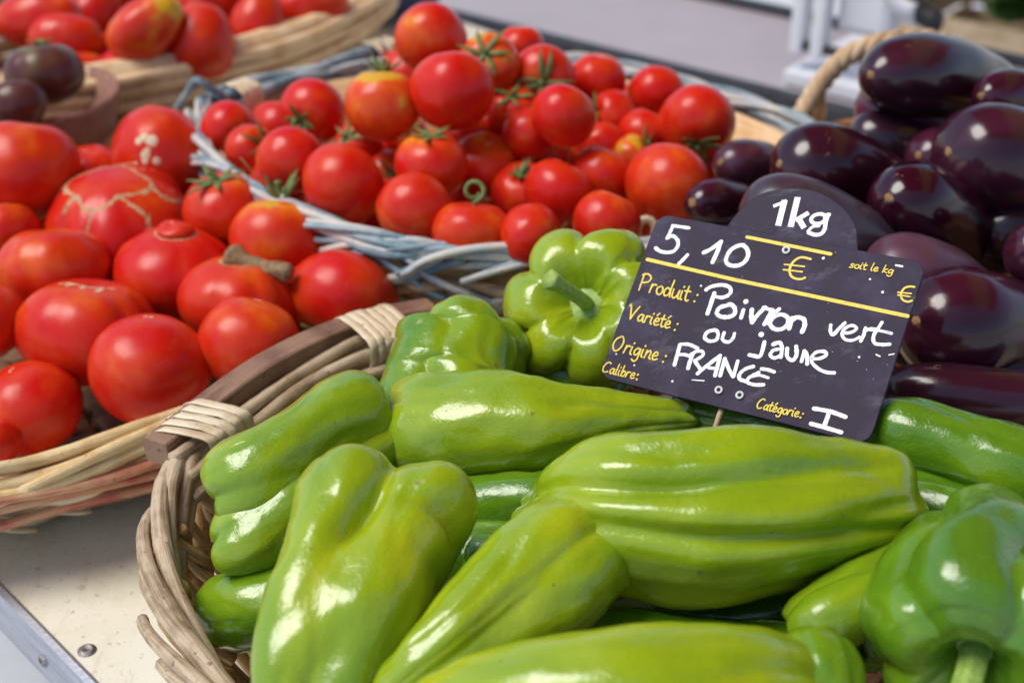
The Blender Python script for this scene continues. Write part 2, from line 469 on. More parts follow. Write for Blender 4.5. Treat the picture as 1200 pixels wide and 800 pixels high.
    MB().box(cg + z * .012, u * .53, v * .19, z * .006).build('bottom', dk, rb, smooth=False)
    c0 = cg + Vector((0, 0, .36))
    gl = plain_material('leafy_greens', (0.02, 0.05, 0.01), (0.07, 0.14, 0.02), 0.5, 60)
    rng = random.Random(4)
    mb = MB()
    for k in range(420):
        p = c0 + d * rng.uniform(-.48, .48) + nb * rng.uniform(-.15, .15) + Vector((0, 0, 0.10 + rng.uniform(0, .09)))
        ax = Vector((rng.uniform(-1, 1), rng.uniform(-1, 1), rng.uniform(0, 1.2))).normalized(); sdv = ax.cross(Vector((rng.uniform(-1, 1), 0.3, 0.6))).normalized()
        L = rng.uniform(.07, .13); nn = ax.cross(sdv)
        rows = [[p + ax * (L * u) + sdv * (s * w * L * .45) + nn * (0.25 * L * (u - .4) ** 2 + abs(s) * .08 * L) for s in (-1, 0, 1)] for u, w in ((0, .2), (.3, .9), (.6, 1), (.85, .6), (1, .1))]
        mb.grid(rows, False)
    tag(mb.build('leafy_greens', gl, origin=c0 + Vector((0, 0, .05))), 'dark green leaves heaped inside the wooden crate', 'greens')['kind'] = 'stuff'
    # blue cloth behind the end of the tomato baskets
    bl = plain_material('navy_cloth', (0.035, 0.045, 0.11), (0.075, 0.09, 0.19), 0.85, 160, 0.001)
    c1 = at(425, 45, 0.0)
    mb = MB()
    rows = []
    for j in range(26):
        u = j / 25
        row = []
        for k in range(40):
            an = 2 * PI * k / 40
            rr = 0.10 * math.sqrt(max(0.0, 1 - (2 * u - 1) ** 4)) if 0 < u < 1 else 0.002
            q = Vector((math.cos(an) * rr * 1.0, math.sin(an) * rr * 0.85, 0.004 + 0.10 * u + 0.0))
            q *= 1 + 0.10 * noise.noise(q * 14) + 0.04 * noise.noise(q * 40)
            row.append(c1 + Vector((0.01, 0.11, 0)) + q)
        rows.append(row)
    mb.grid(rows, True, True, True)
    tag(mb.build('folded_cloth', bl, origin=c1), 'crumpled navy blue cloth behind the split wood basket', 'cloth')
background()

def parasol():
    # the stall's striped cloth shade overhead: out of frame, seen in the shine of the aubergines
    root = empty('market_parasol', (1.25, 2.2, -0.78), 'red and ochre striped cloth shade on a pole above the stall', 'parasol')
    t = NT('striped_canvas')
    ob = t.obj()
    stripe = t.ramp(t.math('FRACT', t.math('ADD', t.math('MULTIPLY', t.sep(ob)[0], .42), 10.66)), [(.62, 0.0), (.625, 1.0)])
    col = t.mix(stripe, (.36, .025, .02), (.52, .33, .04))
    t.set(Base_Color=col, Roughness=.8)
    tl = t.n.new('ShaderNodeBsdfTranslucent'); t.l.new(col, tl.inputs[0])
    ms = t.n.new('ShaderNodeMixShader'); ms.inputs[0].default_value = .22
    t.l.new(t.b.outputs[0], ms.inputs[1]); t.l.new(tl.outputs[0], ms.inputs[2])
    t.l.new(ms.outputs[0], t.n['Material Output'].inputs[0])
    x0, x1, y0, y1, z = -.12, 2.6, .15, 3.2, 1.45
    rows = [[Vector((x0 + (x1 - x0) * i / 20, y0 + (y1 - y0) * j / 20, z + .5 * (1 - max(abs(i / 10 - 1), abs(j / 10 - 1))) )) for i in range(21)] for j in range(21)]
    MB().grid(rows, False).build('canopy', t.m, root)
    MB().tube([Vector((1.25, 2.2, -.78)), Vector((1.25, 2.2, 1.9))], .022, 12).build('pole', M['binding'], root)
parasol()

# ------------------------------------------------------------------ wicker baskets
class Oval:
    def __init__(self, cx, cy, a, b, rot=0.0, n=2.2):
        self.c, self.a, self.b, self.rot, self.n = Vector((cx, cy, 0)), a, b, rot, n
    def __call__(self, phi, off=0.0, z=0.0):
        c, s = math.cos(phi), math.sin(phi)
        x = (self.a + off) * math.copysign(abs(c) ** (2 / self.n), c)
        y = (self.b + off) * math.copysign(abs(s) ** (2 / self.n), s)
        cr, sr = math.cos(self.rot), math.sin(self.rot)
        return Vector((self.c.x + cr * x - sr * y, self.c.y + sr * x + cr * y, z))
def weave(mb, E, z0, z1, rows, stakes, rw, amp, taper, seed, jit=0.15, flat=1.3):
    rng = random.Random(seed)
    n = stakes * 4
    for j in range(rows):
        f = (j + 0.5) / rows
        z = z0 + (z1 - z0) * f
        ph, r = rng.uniform(0, 6), rw * rng.uniform(1 - jit, 1 + jit)
        pts = []
        for i in range(n):
            phi = 2 * PI * i / n
            off = -taper * (1 - f) + amp * math.cos(phi * stakes / 2 + j * PI)
            zz = z + r * 0.5 * noise.noise(Vector((phi * 3, j * 5.1, seed)))
            pts.append(E(phi, off, zz))
        mb.tube(pts, r, 7, closed=True, flat=flat, up=Vector((0, 0, 1)), attr=j * 0.37, rough=0.12)
def stakes_mesh(mb, E, z0, z1, stakes, r, taper):
    for k in range(stakes):
        phi = 2 * PI * k / stakes
        mb.tube([E(phi, -taper * (1 - f), z0 + (z1 - z0) * f) for f in (0, .25, .5, .75, 1)], r, 6, attr=k * .37)
def braid_rim(mb, E, z, rods, span, r, aw, ah, seed, drop=0.0, stick=0.0):
    rng = random.Random(seed)
    for k in range(rods):
        p0 = 2 * PI * (k + rng.uniform(-.25, .25)) / rods
        sp = span * rng.uniform(.85, 1.2)
        wob = rng.uniform(-.003, .003)
        rr = r * rng.uniform(.8, 1.15)
        pts = []
        n = 18
        for i in range(n):
            u = i / (n - 1)
            off = aw * math.cos(PI * u) + wob + stick * max(0, 0.12 - u) * 6
            zz = z + ah * math.sin(PI * u) - drop * abs(2 * u - 1) ** 2 + 0.5 * wob
            pts.append(E(p0 + sp * u, off, zz))
        mb.tube(pts, [rr * (0.8 + 0.2 * math.sin(PI * min(1, max(0, i / (n - 1))))) for i in range(n)], 8, attr=k * .37, rough=0.08)
def base_disc(mb, E, z, taper, thick=0.006):
    n = 64
    mb.poly_slab([E(2 * PI * k / n, -taper, z) for k in range(n)], Vector((0, 0, -thick)))
def chip_base(mb, E, z, taper, seed, w=0.016):            # a floor of flat strips laid over and under each other
    rng = random.Random(seed)
    c = E.c
    u = Vector((math.cos(E.rot), math.sin(E.rot), 0)); v = Vector((-u.y, u.x, 0))
    A, B = E.a - taper, E.b - taper
    n = int(B * 2 / w)
    for k in range(n):
        y = -B + (k + .5) * w
        L = A * math.sqrt(max(0.02, 1 - (y / B) ** 2))
        m = max(3, int(L * 2 / w))
        pts = [c + u * (-L + 2 * L * i / m) + v * y + Vector((0, 0, z + 0.002 * (1 if (i + k) % 2 else -1))) for i in range(m + 1)]
        mb.tube(pts, w * .47, 6, flat=0.18, up=Vector((0, 0, 1)), attr=k * .37)
    n = int(A * 2 / w)
    for k in range(n):
        x = -A + (k + .5) * w
        L = B * math.sqrt(max(0.02, 1 - (x / A) ** 2))
        m = max(3, int(L * 2 / w))
        pts = [c + v * (-L + 2 * L * i / m) + u * x + Vector((0, 0, z + 0.002 * (-1 if (i + k) % 2 else 1))) for i in range(m + 1)]
        mb.tube(pts, w * .47, 6, flat=0.18, up=Vector((0, 0, 1)), attr=k * .37)
def binding(name, parent, path, hw, hh, strips, width, mat, tilt=0.0, seed=1):
    # flat cane wound round a bar: each turn a rounded rectangular loop
    rng = random.Random(seed)
    n = len(path)
    mb = MB()
    for s in range(strips):
        u = (s + .5) / strips * (n - 1)
        k = min(int(u), n - 2); t = u - k
        c = path[k].lerp(path[k + 1], t)
        T = (path[k + 1] - path[k]).normalized()
        S = T.cross(Vector((0, 0, 1))).normalized(); U = S.cross(T)
        T2 = (T + S * (tilt + rng.uniform(-.12, .12))).normalized()
        loop = []
        for i in range(28):
            an = 2 * PI * i / 28
            x = math.copysign(abs(math.cos(an)) ** 0.55, math.cos(an)) * hw
            y = math.copysign(abs(math.sin(an)) ** 0.55, math.sin(an)) * hh
            q = c + S * x + U * y
            q += T * (tilt * x * .8) + (S * x + U * y) * rng.uniform(-.03, .05)
            loop.append(q)
        rows = [[], [], [], []]
        for i in range(28):
            o = (loop[i] - c).normalized() * 0.0005
            rows[0].append(loop[i] - T2 * width * .455)
            rows[1].append(loop[i] + o - T2 * width * .42)
            rows[2].append(loop[i] + o + T2 * width * .42)
            rows[3].append(loop[i] + T2 * width * .455)
        at_ = [[(i * 0.004, j * 0.002, s * .37) for i in range(28)] for j in range(4)]
        mb.grid(rows, True, attrs=at_)
    return mb.build(name, mat, parent)

# --- pepper basket
EA = Oval(0.08, 0.575, 0.287, 0.216, R(147.3), 2.05)
def pepper_basket():
    root = empty('wicker_basket', (EA.c.x, EA.c.y, 0.0), 'oval willow basket of green peppers with a bound wooden grip', 'basket')
    tp = 0.045
    mb = MB(); chip_base(mb, EA, 0.008, tp, 3); mb.build('base', M['brown_chip'], root)
    mb = MB(); weave(mb, EA, 0.012, 0.070, 4, 30, 0.0058, 0.007, tp, 11, flat=1.15)
    for k in range(30):                                # thick twined uprights under the rim, with gaps between
        phi = 2 * PI * (k + .5) / 30
        for q in (0, 1):
            pts = []
            for i in range(14):
                f = i / 13
                tw = f * 2.5 * PI + q * PI
                pts.append(EA(phi + 0.014 * math.cos(tw), -tp * (1 - f) * .55 - 0.006 + 0.0035 * math.sin(tw), 0.045 + 0.052 * f))
            mb.tube(pts, 0.0034, 7, attr=k * .37 + q * .2, rough=.1)
    mb.build('woven_side', M['ochre'], root)
    mb = MB(); stakes_mesh(mb, EA, 0.006, 0.10, 30, 0.0035, tp); mb.build('stakes', M['ochre'], root)
    mb = MB(); braid_rim(mb, EA, 0.094, 44, 0.85, 0.0046, 0.010, 0.012, 5, 0.018, 0.0); mb.build('rim', M['willow'], root)
    P = [at(183, 530, .110), at(240, 484, .112), at(310, 434, .116), at(385, 397, .117), at(450, 377, .114), at(505, 367, .110)]
    path = catmull(P, 40)
    mb = MB()
    rows, ats = [], []
    run = 0
    for i, p in enumerate(path):
        T = (path[min(i + 1, 39)] - path[max(i - 1, 0)]).normalized()
        S = T.cross(Vector((0, 0, 1))).normalized(); U = S.cross(T)
        w, h = 0.0086, 0.0078
        if i: run += (p - path[i - 1]).length
        row = [p + S * (x * w) + U * (y * h) for x, y in ((-1, -.88), (-.88, -1), (.88, -1), (1, -.88), (1, .88), (.88, 1), (-.88, 1), (-1, .88))]
        rows.append(row); ats.append([(run, x * .01, y * .01) for x, y in ((-1, -.88), (-.88, -1), (.88, -1), (1, -.88), (1, .88), (.88, 1), (-.88, 1), (-1, .88))])
    mb.grid(rows, True, True, True, ats)
    hd = mb.build('handle', M['wood_bar'], root, smooth=False)
    inner = [p + Vector((0.010, -0.010, -0.004)) for p in path]
    mb = MB()
    for q in range(3):
        pts = [p + Vector((0.007 * q - .001 + 0.003 * math.sin(i * .17 + q * 2), -0.008 * q, 0.001 - 0.006 * q + 0.003 * math.cos(i * .2 + q))) for i, p in enumerate(inner)]
        mb.tube(pts[1:-2], 0.0042, 8, attr=q * .37, rough=.08)
    mb.build('handle_rods', M['willow'], root)
    off = Vector((0.007, -0.007, -0.004))
    binding('binding', hd, [p + off for p in path[3:10]], 0.0205, 0.0125, 5, 0.0075, M['binding'], 0.25, 2).parent = hd
    binding('binding', hd, [p + off for p in path[25:33]], 0.0230, 0.0130, 6, 0.0075, M['binding'], -0.1, 5).parent = hd
    return root
pepper_basket()

# --- front left tomato tray
EB = Oval(-0.357, 0.947, 0.262, 0.250, R(36), 2.35)
def left_tray():
    root = empty('straw_basket', (EB.c.x, EB.c.y, 0), 'shallow straw basket with red dyed strands, holding large tomatoes', 'basket')
    tp = 0.055
    mb = MB(); chip_base(mb, EB, 0.008, tp, 7, 0.02); mb.build('base', M['brown_chip'], root)
    mb = MB()
    weave(mb, EB, 0.006, 0.056, 6, 46, 0.0042, 0.004, tp, 21, flat=1.1)
    rows = [[EB(2 * PI * k / 90, o_ - tp * (1 - z / .062), z) for k in range(90)] for o_, z in ((-.007, .004), (-.007, .03), (-.007, .066), (-.004, .066), (-.004, .03), (-.004, .004))]  # added ring inside the weave, keeps light slits out of the tray's shadow
    mb.grid(rows, True, attrs=[[(k * .02, j * .01, 0) for k in range(90)] for j in range(6)])
    rng = random.Random(3)
    for k in range(130):                                # frayed plaited straw under the rim
        phi = rng.uniform(0, 2 * PI)
        u0 = rng.uniform(0.024, 0.050)
        pts = [EB(phi + .14 * i / 5, -0.052 + 0.046 * (u0 / .05) + rng.uniform(.002, .005), u0 + (0.012 if k % 2 else -0.010) * i / 5) for i in range(6)]
        mb.tube(pts, 0.0024, 6, flat=.6, attr=k * .37)
    mb.build('woven_side', M['pale_straw'], root)
    for name, mat, rows in (('red_strands', 'red_straw', ((.043, .000, .0034, 1), (.055, .007, .0034, 2), (.069, .010, .0032, 3), (.016, -.036, .0030, 8))),
                            ('rim', 'straw', ((.062, .003, .0038, 4), (.070, .007, .0040, 5), (.078, .004, .0046, 6), (.082, -.003, .0044, 7)))):
        mb = MB()
        for z, off, r, sd in rows:
            n = 150
            pts = [EB(2 * PI * i / n, off + 0.004 * noise.noise(Vector((math.cos(2 * PI * i / n) * 2.2, math.sin(2 * PI * i / n) * 2.2, sd * 3.1))),
                      z + 0.010 * noise.noise(Vector((math.cos(2 * PI * i / n) * 2.6, math.sin(2 * PI * i / n) * 2.6, sd * 7.7)))) for i in range(n)]
            mb.tube(pts, r, 7, closed=True, attr=sd * .37, rough=.15)
        if name == 'rim': braid_rim(mb, EB, .076, 16, 0.9, 0.0038, 0.008, 0.008, 9, .012)
        mb.build(name, M[mat], root)
left_tray()

# --- blue rimmed tomato basket
EC = Oval(0.0, 1.082, 0.280, 0.206, -.318, 1.62)
def blue_basket():
    root = empty('wicker_basket', (EC.c.x, EC.c.y, 0), 'round wicker basket with a blue painted rim, heaped with small tomatoes', 'basket')
    tp = 0.07
    mb = MB(); chip_base(mb, EC, 0.008, tp, 8, 0.02); mb.build('base', M['light_wood'], root)
    mb = MB(); weave(mb, EC, 0.010, 0.108, 11, 40, 0.0046, 0.005, tp, 31, flat=1.0); mb.build('woven_side', M['tan_willow'], root)
    mb = MB()
    rows = [[EC(2 * PI * k / 90, -0.016 - 0.05 * (1 - f), 0.02 + 0.108 * f) for k in range(90)] for f in (0, .33, .66, 1)]
    rows += [[EC(2 * PI * k / 90, -0.013 - 0.05 * (1 - f), 0.02 + 0.108 * f) for k in range(90)] for f in (1, .66, .33, 0)]
    ats = [[(k * .02, j * .008, j * .01) for k in range(90)] for j in range(8)]
    mb.grid(rows, True, attrs=ats).build('inner_lining', M['light_wood'], root)
    for name, mat, seed in (('rim', 'blue_willow', 41), ('worn_rods', 'pale_blue', 43)):
        mb = MB()
        braid_rim(mb, EC, 0.132, 26, 0.75, 0.0029, 0.008, 0.006, seed, 0.018, 0.0)
        rng = random.Random(seed)
        for k in range(22):                            # long loose rods slanting across the wall
            p0 = 2 * PI * k / 22 + rng.uniform(-.1, .1)
            sp = rng.uniform(.45, .7); up = 1 if k % 2 else -1
            pts = [EC(p0 + sp * i / 15, 0.002 - .010 * (1 - zf) + 0.006 * math.sin(PI * i / 15), 0.082 + 0.046 * zf) for i in range(16) for zf in [(i / 15) if up > 0 else (1 - i / 15)]]
            mb.tube(pts, 0.0028 * rng.uniform(.8, 1.2), 7, attr=k * .37, rough=.1)
        for k in range(3):
            n = 140; s = seed + k * 3
            pts = [EC(2 * PI * i / n, 0.009 * noise.noise(Vector((math.cos(2 * PI * i / n) * 3, math.sin(2 * PI * i / n) * 3, s))),
                      0.126 + 0.004 * k + 0.008 * noise.noise(Vector((math.cos(2 * PI * i / n) * 3, math.sin(2 * PI * i / n) * 3, s * 2.3)))) for i in range(n)]
            mb.tube(pts, 0.0032, 7, closed=True, attr=k * .37, rough=.1)
        mb.build(name, M[mat], root)
    # grip at the far left end
    P = [at(255, 118, .134), at(320, 94, .138), at(380, 76, .138), at(470, 52, .136)]
    path = catmull(P, 30)
    mb = MB()
    for q in range(4):
        pts = [p + Vector((0.006 * (q % 2), -.006 * (q // 2), -0.005 * (q // 2) + 0.004 * math.sin(i * .25 + q * 1.7))) for i, p in enumerate(path)]
        mb.tube(pts, 0.0048, 8, attr=q * .37, rough=.08)
    hd = mb.build('handle', M['blue_willow'], root)
    for sl_ in (slice(3, 7), slice(24, 28)):
        binding('binding', hd, [p + Vector((.003, -.003, -.003)) for p in path[sl_]], 0.014, 0.0125, 3, 0.008, M['binding'], .1, 3)
    mb = MB()
    mb.tube(catmull([at(203, 134, .12), at(218, 112, .14), at(230, 94, .155), at(246, 104, .147), at(266, 112, .138)], 14), 0.0034, 8)
    mb.build('broken_twig', M['blue_willow'], root)
    # cane tie on the near right rim, beside the price sign
    q = at(757, 272, .125)
    ring = [q + Vector((0.007 * math.cos(w), 0.002 * math.sin(w), 0.009 * math.sin(w))) for w in [2 * PI * k / 16 for k in range(16)]]
    mb = MB(); mb.tube(ring, 0.0035, 6, closed=True, flat=.35, up=Vector((0.2, 1, 0))); mb.build('cane_tie', M['binding'], root)
blue_basket()

# --- split wood basket of plum tomatoes, top left
ED = Oval(-0.413, 1.561, 0.30, 0.225, R(53), 2.2)
def split_basket():
    root = empty('split_wood_basket', (ED.c.x, ED.c.y, 0), 'deep basket with a broad split wood rim, full of plum tomatoes', 'basket')
    mb = MB(); base_disc(mb, ED, 0.010, .03); mb.build('base', M['brown_chip'], root)
    mb = MB(); weave(mb, ED, 0.012, 0.085, 9, 40, 0.0045, 0.005, 0.03, 51); mb.build('woven_side', M['tan_willow'], root)
    n = 140
    rows, ats = [], []
    for off, z in ((-.010, .078), (.006, .076), (.011, .085), (.012, .112), (.006, .122), (-.004, .123), (-.010, .114)):
        rows.append([ED(2 * PI * k / n, off + 0.004 * noise.noise(Vector((k * .35, z * 220, 2))), z + 0.006 * noise.noise(Vector((k * .12, z * 60, 9)))) for k in range(n)])
        ats.append([(k * .012, z * 1.0, off) for k in range(n)])
    rows.append(rows[0]); ats.append(ats[0])
    mb = MB(); mb.grid(rows, True, attrs=ats).build('rim', M['split_wood'], root)
    mb = MB()
    for q in range(3):
        pts = [ED(2 * PI * k / n, .013 + .0015 * q, .084 + .013 * q + 0.006 * noise.noise(Vector((k * .1, q * 5, 0)))) for k in range(n)]
        mb.tube(pts, .0048, 7, closed=True, flat=1.25, up=Vector((0, 0, 1)), attr=q * .37, rough=.2)
    mb.build('rim_splints', M['split_wood'], root)
split_basket()

# --- aubergine basket
EF = Oval(0.41, 0.965, 0.262, 0.236, 0, 2.0)
def aubergine_basket():
    root = empty('wicker_basket', (EF.c.x, EF.c.y, 0), 'brown willow basket of aubergines with a looped rope handle', 'basket')
    mb = MB(); base_disc(mb, EF, 0.010, .04); mb.build('base', M['brown_chip'], root)
    mb = MB(); weave(mb, EF, 0.012, 0.10, 10, 36, 0.0045, 0.005, 0.04, 61); mb.build('woven_side', M['russet'], root)
    mb = MB(); braid_rim(mb, EF, 0.102, 30, 0.8, 0.0045, 0.008, 0.007, 63, 0.006); mb.build('rim', M['russet'], root)
    P = [at(905, 172, .105), at(935, 140, .125), at(962, 98, .155), at(1000, 62, .185), at(1062, 46, .198), at(1125, 58, .190), at(1175, 110, .15), at(1195, 150, .12)]
    path = catmull(P, 150)
    mb = MB()
    for q in range(3):
        pts = []
        for i, p in enumerate(path):
            T = (path[min(i + 1, 149)] - path[max(i - 1, 0)]).normalized()
            S = T.cross(Vector((0, 1, 0))).normalized(); U = S.cross(T)
            w = i * 0.36 + q * 2 * PI / 3
            pts.append(p + (S * math.cos(w) + U * math.sin(w)) * 0.0043)
        mb.tube(pts, 0.0047, 8, attr=q * .37, rough=.06)
    mb.build('rope_handle', M['rope'], root)
    P = [at(905, 172, .105), at(925, 168, .10), at(945, 152, .10), at(958, 130, .118), at(955, 112, .14)]
    path = catmull(P, 40)
    mb = MB()
    for q in range(2):
        pts = [p + Vector((math.cos(i * .35 + q * PI), 0, math.sin(i * .35 + q * PI))) * .004 for i, p in enumerate(path)]
        mb.tube(pts, .0048, 8, attr=q * .37)
    mb.build('rope_knot', M['rope'], root)
aubergine_basket()

# ------------------------------------------------------------------ fruit swept along a spine
def swept(spine, prof, rad, lobes=0, ldepth=0.0, phase=0.0, seed=0.0, nu=72, nv=84, lump=0.05, axial=0.0, warp=0.35, sharp=0.85, mid=0.55, ref=None, crinkle=1.0, folds=0.0, endl=0.0, dents=()):
    S = catmull(spine, 60)
    L = [0.0]
    for i in range(1, 60): L.append(L[-1] + (S[i] - S[i - 1]).length)
    tot = L[-1]
    def sp(t):
        s = max(0.0, min(1.0, t)) * tot
        lo = 0
        while lo < 58 and L[lo + 1] < s: lo += 1
        q = (s - L[lo]) / max(1e-9, L[lo + 1] - L[lo])
        p = S[lo].lerp(S[lo + 1], q)
        T = (S[min(59, lo + 2)] - S[max(0, lo - 1)]).normalized()
        if t < 0: p = p + T * (t * tot)
        if t > 1: p = p + T * ((t - 1) * tot)
        return p, T
    pr = catmull([Vector((a, b, 0)) for a, b in prof], nv)
    rows, ats = [], []
    up0 = ref or Vector((0, 0.15, 1))
    for j, q in enumerate(pr):
        t, r = q.x, max(0.0, q.y) * rad
        c, T = sp(t)
        A = T.cross(up0)
        if A.length < .2: A = T.cross(Vector((0, 1, 0.2)))
        A.normalize(); U = A.cross(T)
        row, at_ = [], []
        ends = abs(2 * min(1, max(0, t)) - 1)
        dpt = ldepth * (mid + (1 - mid) * ends ** 2)
        dpt += endl * ends ** 5 * (1 if lobes else 0)
        dpt *= .75 + .9 * noise.noise(Vector((t * 2.6, seed * 5, 7)))
        for k in range(nu):
            an = 2 * PI * k / nu
            lob = 1.0
            if lobes:
                ph = an - phase + warp * noise.noise(Vector((t * 3.0, seed, 1.3))) + 0.22 * math.sin(an + seed) / max(1, lobes / 3)
                cval = abs(math.cos(lobes * ph / 2))
                lob = cval ** sharp * (1 + .22 * noise.noise(Vector((math.floor((ph * lobes / PI + 1) / 2) * 1.7, seed, 4))))
            rr = r * (1 - dpt * (1 - lob)) / (1 - .25 * dpt)
            p = c + (U * math.cos(an) + A * math.sin(an)) * rr
            if axial: p += T * (axial * rad * (lob - .6) * (1 if t > .5 else -0.6) * ends ** 3)
            w = min(1.0, r / rad * 2)
            nrm = (U * math.cos(an) + A * math.sin(an))
            sv = Vector((seed * 7.3, seed * 3.1, seed))
            nz = noise.noise(p * (0.75 / rad) + sv) * lump * rad + noise.noise(p * (2.2 / rad) + sv * 2) * lump * .34 * rad * crinkle + noise.noise(p * (5.0 / rad) + sv * 3) * lump * .09 * rad * crinkle
            for dt, da, wt_, wa, dd in dents:         # pressed dents (dd < 0) and bulges (dd > 0)
                da_ = (an - R(da) - .45 * noise.noise(Vector((t * 2.2, seed, da * .1))) + PI) % (2 * PI) - PI
                nz += dd * rad * math.exp(-((t - dt) / wt_) ** 2 - (da_ / wa) ** 2)
            if folds:
                fv = noise.noise(Vector((math.cos(an) * 1.2, math.sin(an) * 1.2, t * 1.5)) + sv * 1.7)
                nz -= folds * rad * max(0.0, 1 - abs(fv) * 6) ** 1.3
                nz += folds * .8 * rad * noise.noise(Vector((math.cos(an) * 2.6, math.sin(an) * 2.6, t * 5)) + sv)
            p += nrm * (nz * w)
            row.append(p); at_.append((math.cos(an), math.sin(an), t * tot))
        rows.append(row); ats.append(at_)
    mb = MB(); mb.grid(rows, True, True, True, ats)
    return mb, sp(0), sp(1)

LAMUYO = [(.07, 0), (.045, .16), (.01, .34), (-.012, .55), (.01, .78), (.07, .95), (.2, 1.0), (.4, .95), (.6, .84), (.78, .68), (.9, .5), (.965, .32), (.995, .14), (1, 0)]
BLUNT = [(.07, 0), (.045, .16), (.01, .34), (-.01, .55), (.02, .74), (.1, .9), (.3, 1.0), (.6, 1.0), (.8, .96), (.92, .82), (.985, .55), (.985, .3), (.96, .12), (.955, 0)]
BELL = [(.20, 0), (.17, .13), (.09, .26), (.015, .42), (-.015, .58), (.03, .78), (.14, .95), (.32, 1.0), (.6, .95), (.82, .8), (.96, .52), (.98, .28), (.93, .1), (.92, 0)]

def pepper_stem(root, base, direction, r, length, bend=Vector((0, 0, 0))):
    d = direction.normalized()
    S = d.cross(Vector((0.2, 0.1, 1))).normalized(); U = S.cross(d)
    mb = MB()
    n, nv = 40, 9
    rows = []
    for j in range(nv):                                # calyx plate hugging the shoulder, ragged scalloped edge
        f = j / (nv - 1)
        row = []
        for k in range(n):
            an = 2 * PI * k / n
            rag = 1 + 0.22 * math.cos(5 * an + .4) + 0.28 * noise.noise(Vector((math.cos(an) * 3, math.sin(an) * 3, r * 500)))
            rr = r * (0.62 + 1.25 * f * rag)
            h = r * (0.55 * (1 - f) ** 2 + (0.20 if j == nv - 1 else .30) * math.sin(PI * f * .9))
            row.append(base + d * h + (S * math.cos(an) + U * math.sin(an)) * rr)
        rows.append(row)
    mb.grid(rows, True, True)
    mb.build('calyx', M['green_stem'], root)
    mb = MB()
    rows = []
    P = catmull([base - d * r * .4, base + d * length * .35, base + d * length * .75 + bend * .6, base + d * length + bend * 1.3], 16)
    for j, c in enumerate(P):
        T = (P[min(15, j + 1)] - P[max(0, j - 1)]).normalized()
        S2 = T.cross(U).normalized(); U2 = S2.cross(T)
        f = j / 15
        row = []
        for k in range(25):
            an = 2 * PI * k / 25
            rr = r * (0.66 - .10 * math.sin(PI * f) + (.12 if f > .85 else 0)) * (1 + .08 * math.cos(5 * an))
            row.append(c + (S2 * math.cos(an) + U2 * math.sin(an)) * rr)
        rows.append(row)
    mb.grid(rows, True, True, True).build('stem', M['green_stem'], root)

PG = 'green peppers in the front basket'
def pepper(spine, rpx, label, prof=LAMUYO, lobes=4, depth=.16, phase=0.0, seed=1.0, yellow=.3, stem=None, lump=.06, axial=.15, folds=.028, ends_=.20, **kw):
    pts = [atd(*s) for s in spine]
    dm = spine[len(spine) // 2][2]
    rad = rpx / FPX * dm
    mb, s0, s1 = swept(pts, prof, rad, lobes, depth, phase, seed, lump=lump * 1.35, axial=axial, folds=folds, endl=ends_ if lobes < 5 else 0, nu=96, nv=104, **kw)
    cen = sum(pts, Vector()) / len(pts)
    o = mb.build('green_pepper', M['pepper'], origin=cen, color=(yellow, 0, 0, 1))
    tag(o, label, 'pepper', PG)
    if stem:
        r, length, bend = stem[:3]
        pepper_stem(o, s0[0] + s0[1] * rad * stem[3] if len(stem) > 3 else s0[0], -s0[1], r, length, bend)
    return o

# the heap, top layer first
pepper([(622, 606, .712), (668, 604, .688), (760, 606, .67), (880, 600, .668), (990, 594, .682), (1062, 592, .698)], 101,
       'large long pepper lying across the middle of the heap, right below the sign',
       [(.05, 0), (.03, .10), (.0, .18), (.0, .26), (.05, .34), (.10, .50), (.16, .74), (.26, .92), (.40, 1.0), (.55, 1.0), (.74, .90), (.86, .77), (.93, .62), (.98, .42), (1.0, .22), (.985, .08), (.98, 0)],
       5, .13, R(74), 2.3, .50, lump=.08, axial=.14, mid=.95, folds=.02, sharp=1.15, warp=.22,
       dents=((.42, 33, .30, .13, -.21), (.60, 82, .26, .11, -.20), (.80, 60, .12, .14, -.13), (.25, 62, .10, .16, -.10), (.5, 14, .2, .12, -.08), (.50, 60, .34, .20, .06), (.45, 8, .3, .25, .05), (.13, 60, .06, .35, -.13), (.16, 95, .05, .3, .10), (.80, 30, .07, .35, -.07), (.62, 100, .12, .25, -.05), (.93, 20, .05, .4, .07)))
pepper([(466, 507, .80), (520, 503, .782), (620, 498, .765), (740, 492, .768), (815, 490, .78)], 66,
       'long tapering pepper lying left of the sign foot, broad end on the left',
       [(.06, 0), (.03, .3), (.0, .58), (-.01, .84), (.03, .98), (.12, 1.02), (.32, 1.0), (.5, .86), (.66, .66), (.8, .5), (.9, .40), (.97, .27), (1, 0)],
       3, .20, R(75), 4.1, .46, lump=.08, axial=.16, mid=.75, sharp=1.1, dents=((.35, 70, .12, .4, -.08), (.15, 30, .08, .5, .05), (.6, 30, .12, .4, -.06)))
pepper([(452, 592, .692), (442, 630, .668), (406, 705, .640), (374, 790, .622), (352, 880, .61)], 108,
       'big folded pepper with a deep crease, standing at the left front of the heap',
       [(.05, 0), (.03, .22), (.0, .45), (.0, .66), (.05, .86), (.13, 1.0), (.25, 1.0), (.4, .90), (.6, .80), (.8, .66), (.93, .45), (1, 0)],
       3, .26, R(42), 6.2, .50, lump=.09, axial=.18, mid=.85, warp=.4, sharp=1.0, folds=.03,
       dents=((.12, -70, .10, .55, .22), (.32, -6, .12, .16, -.26), (.215, -42, .035, .55, -.20), (.33, -85, .07, .5, -.14), (.5, 35, .14, .4, .07), (.72, -20, .12, .3, -.10)))
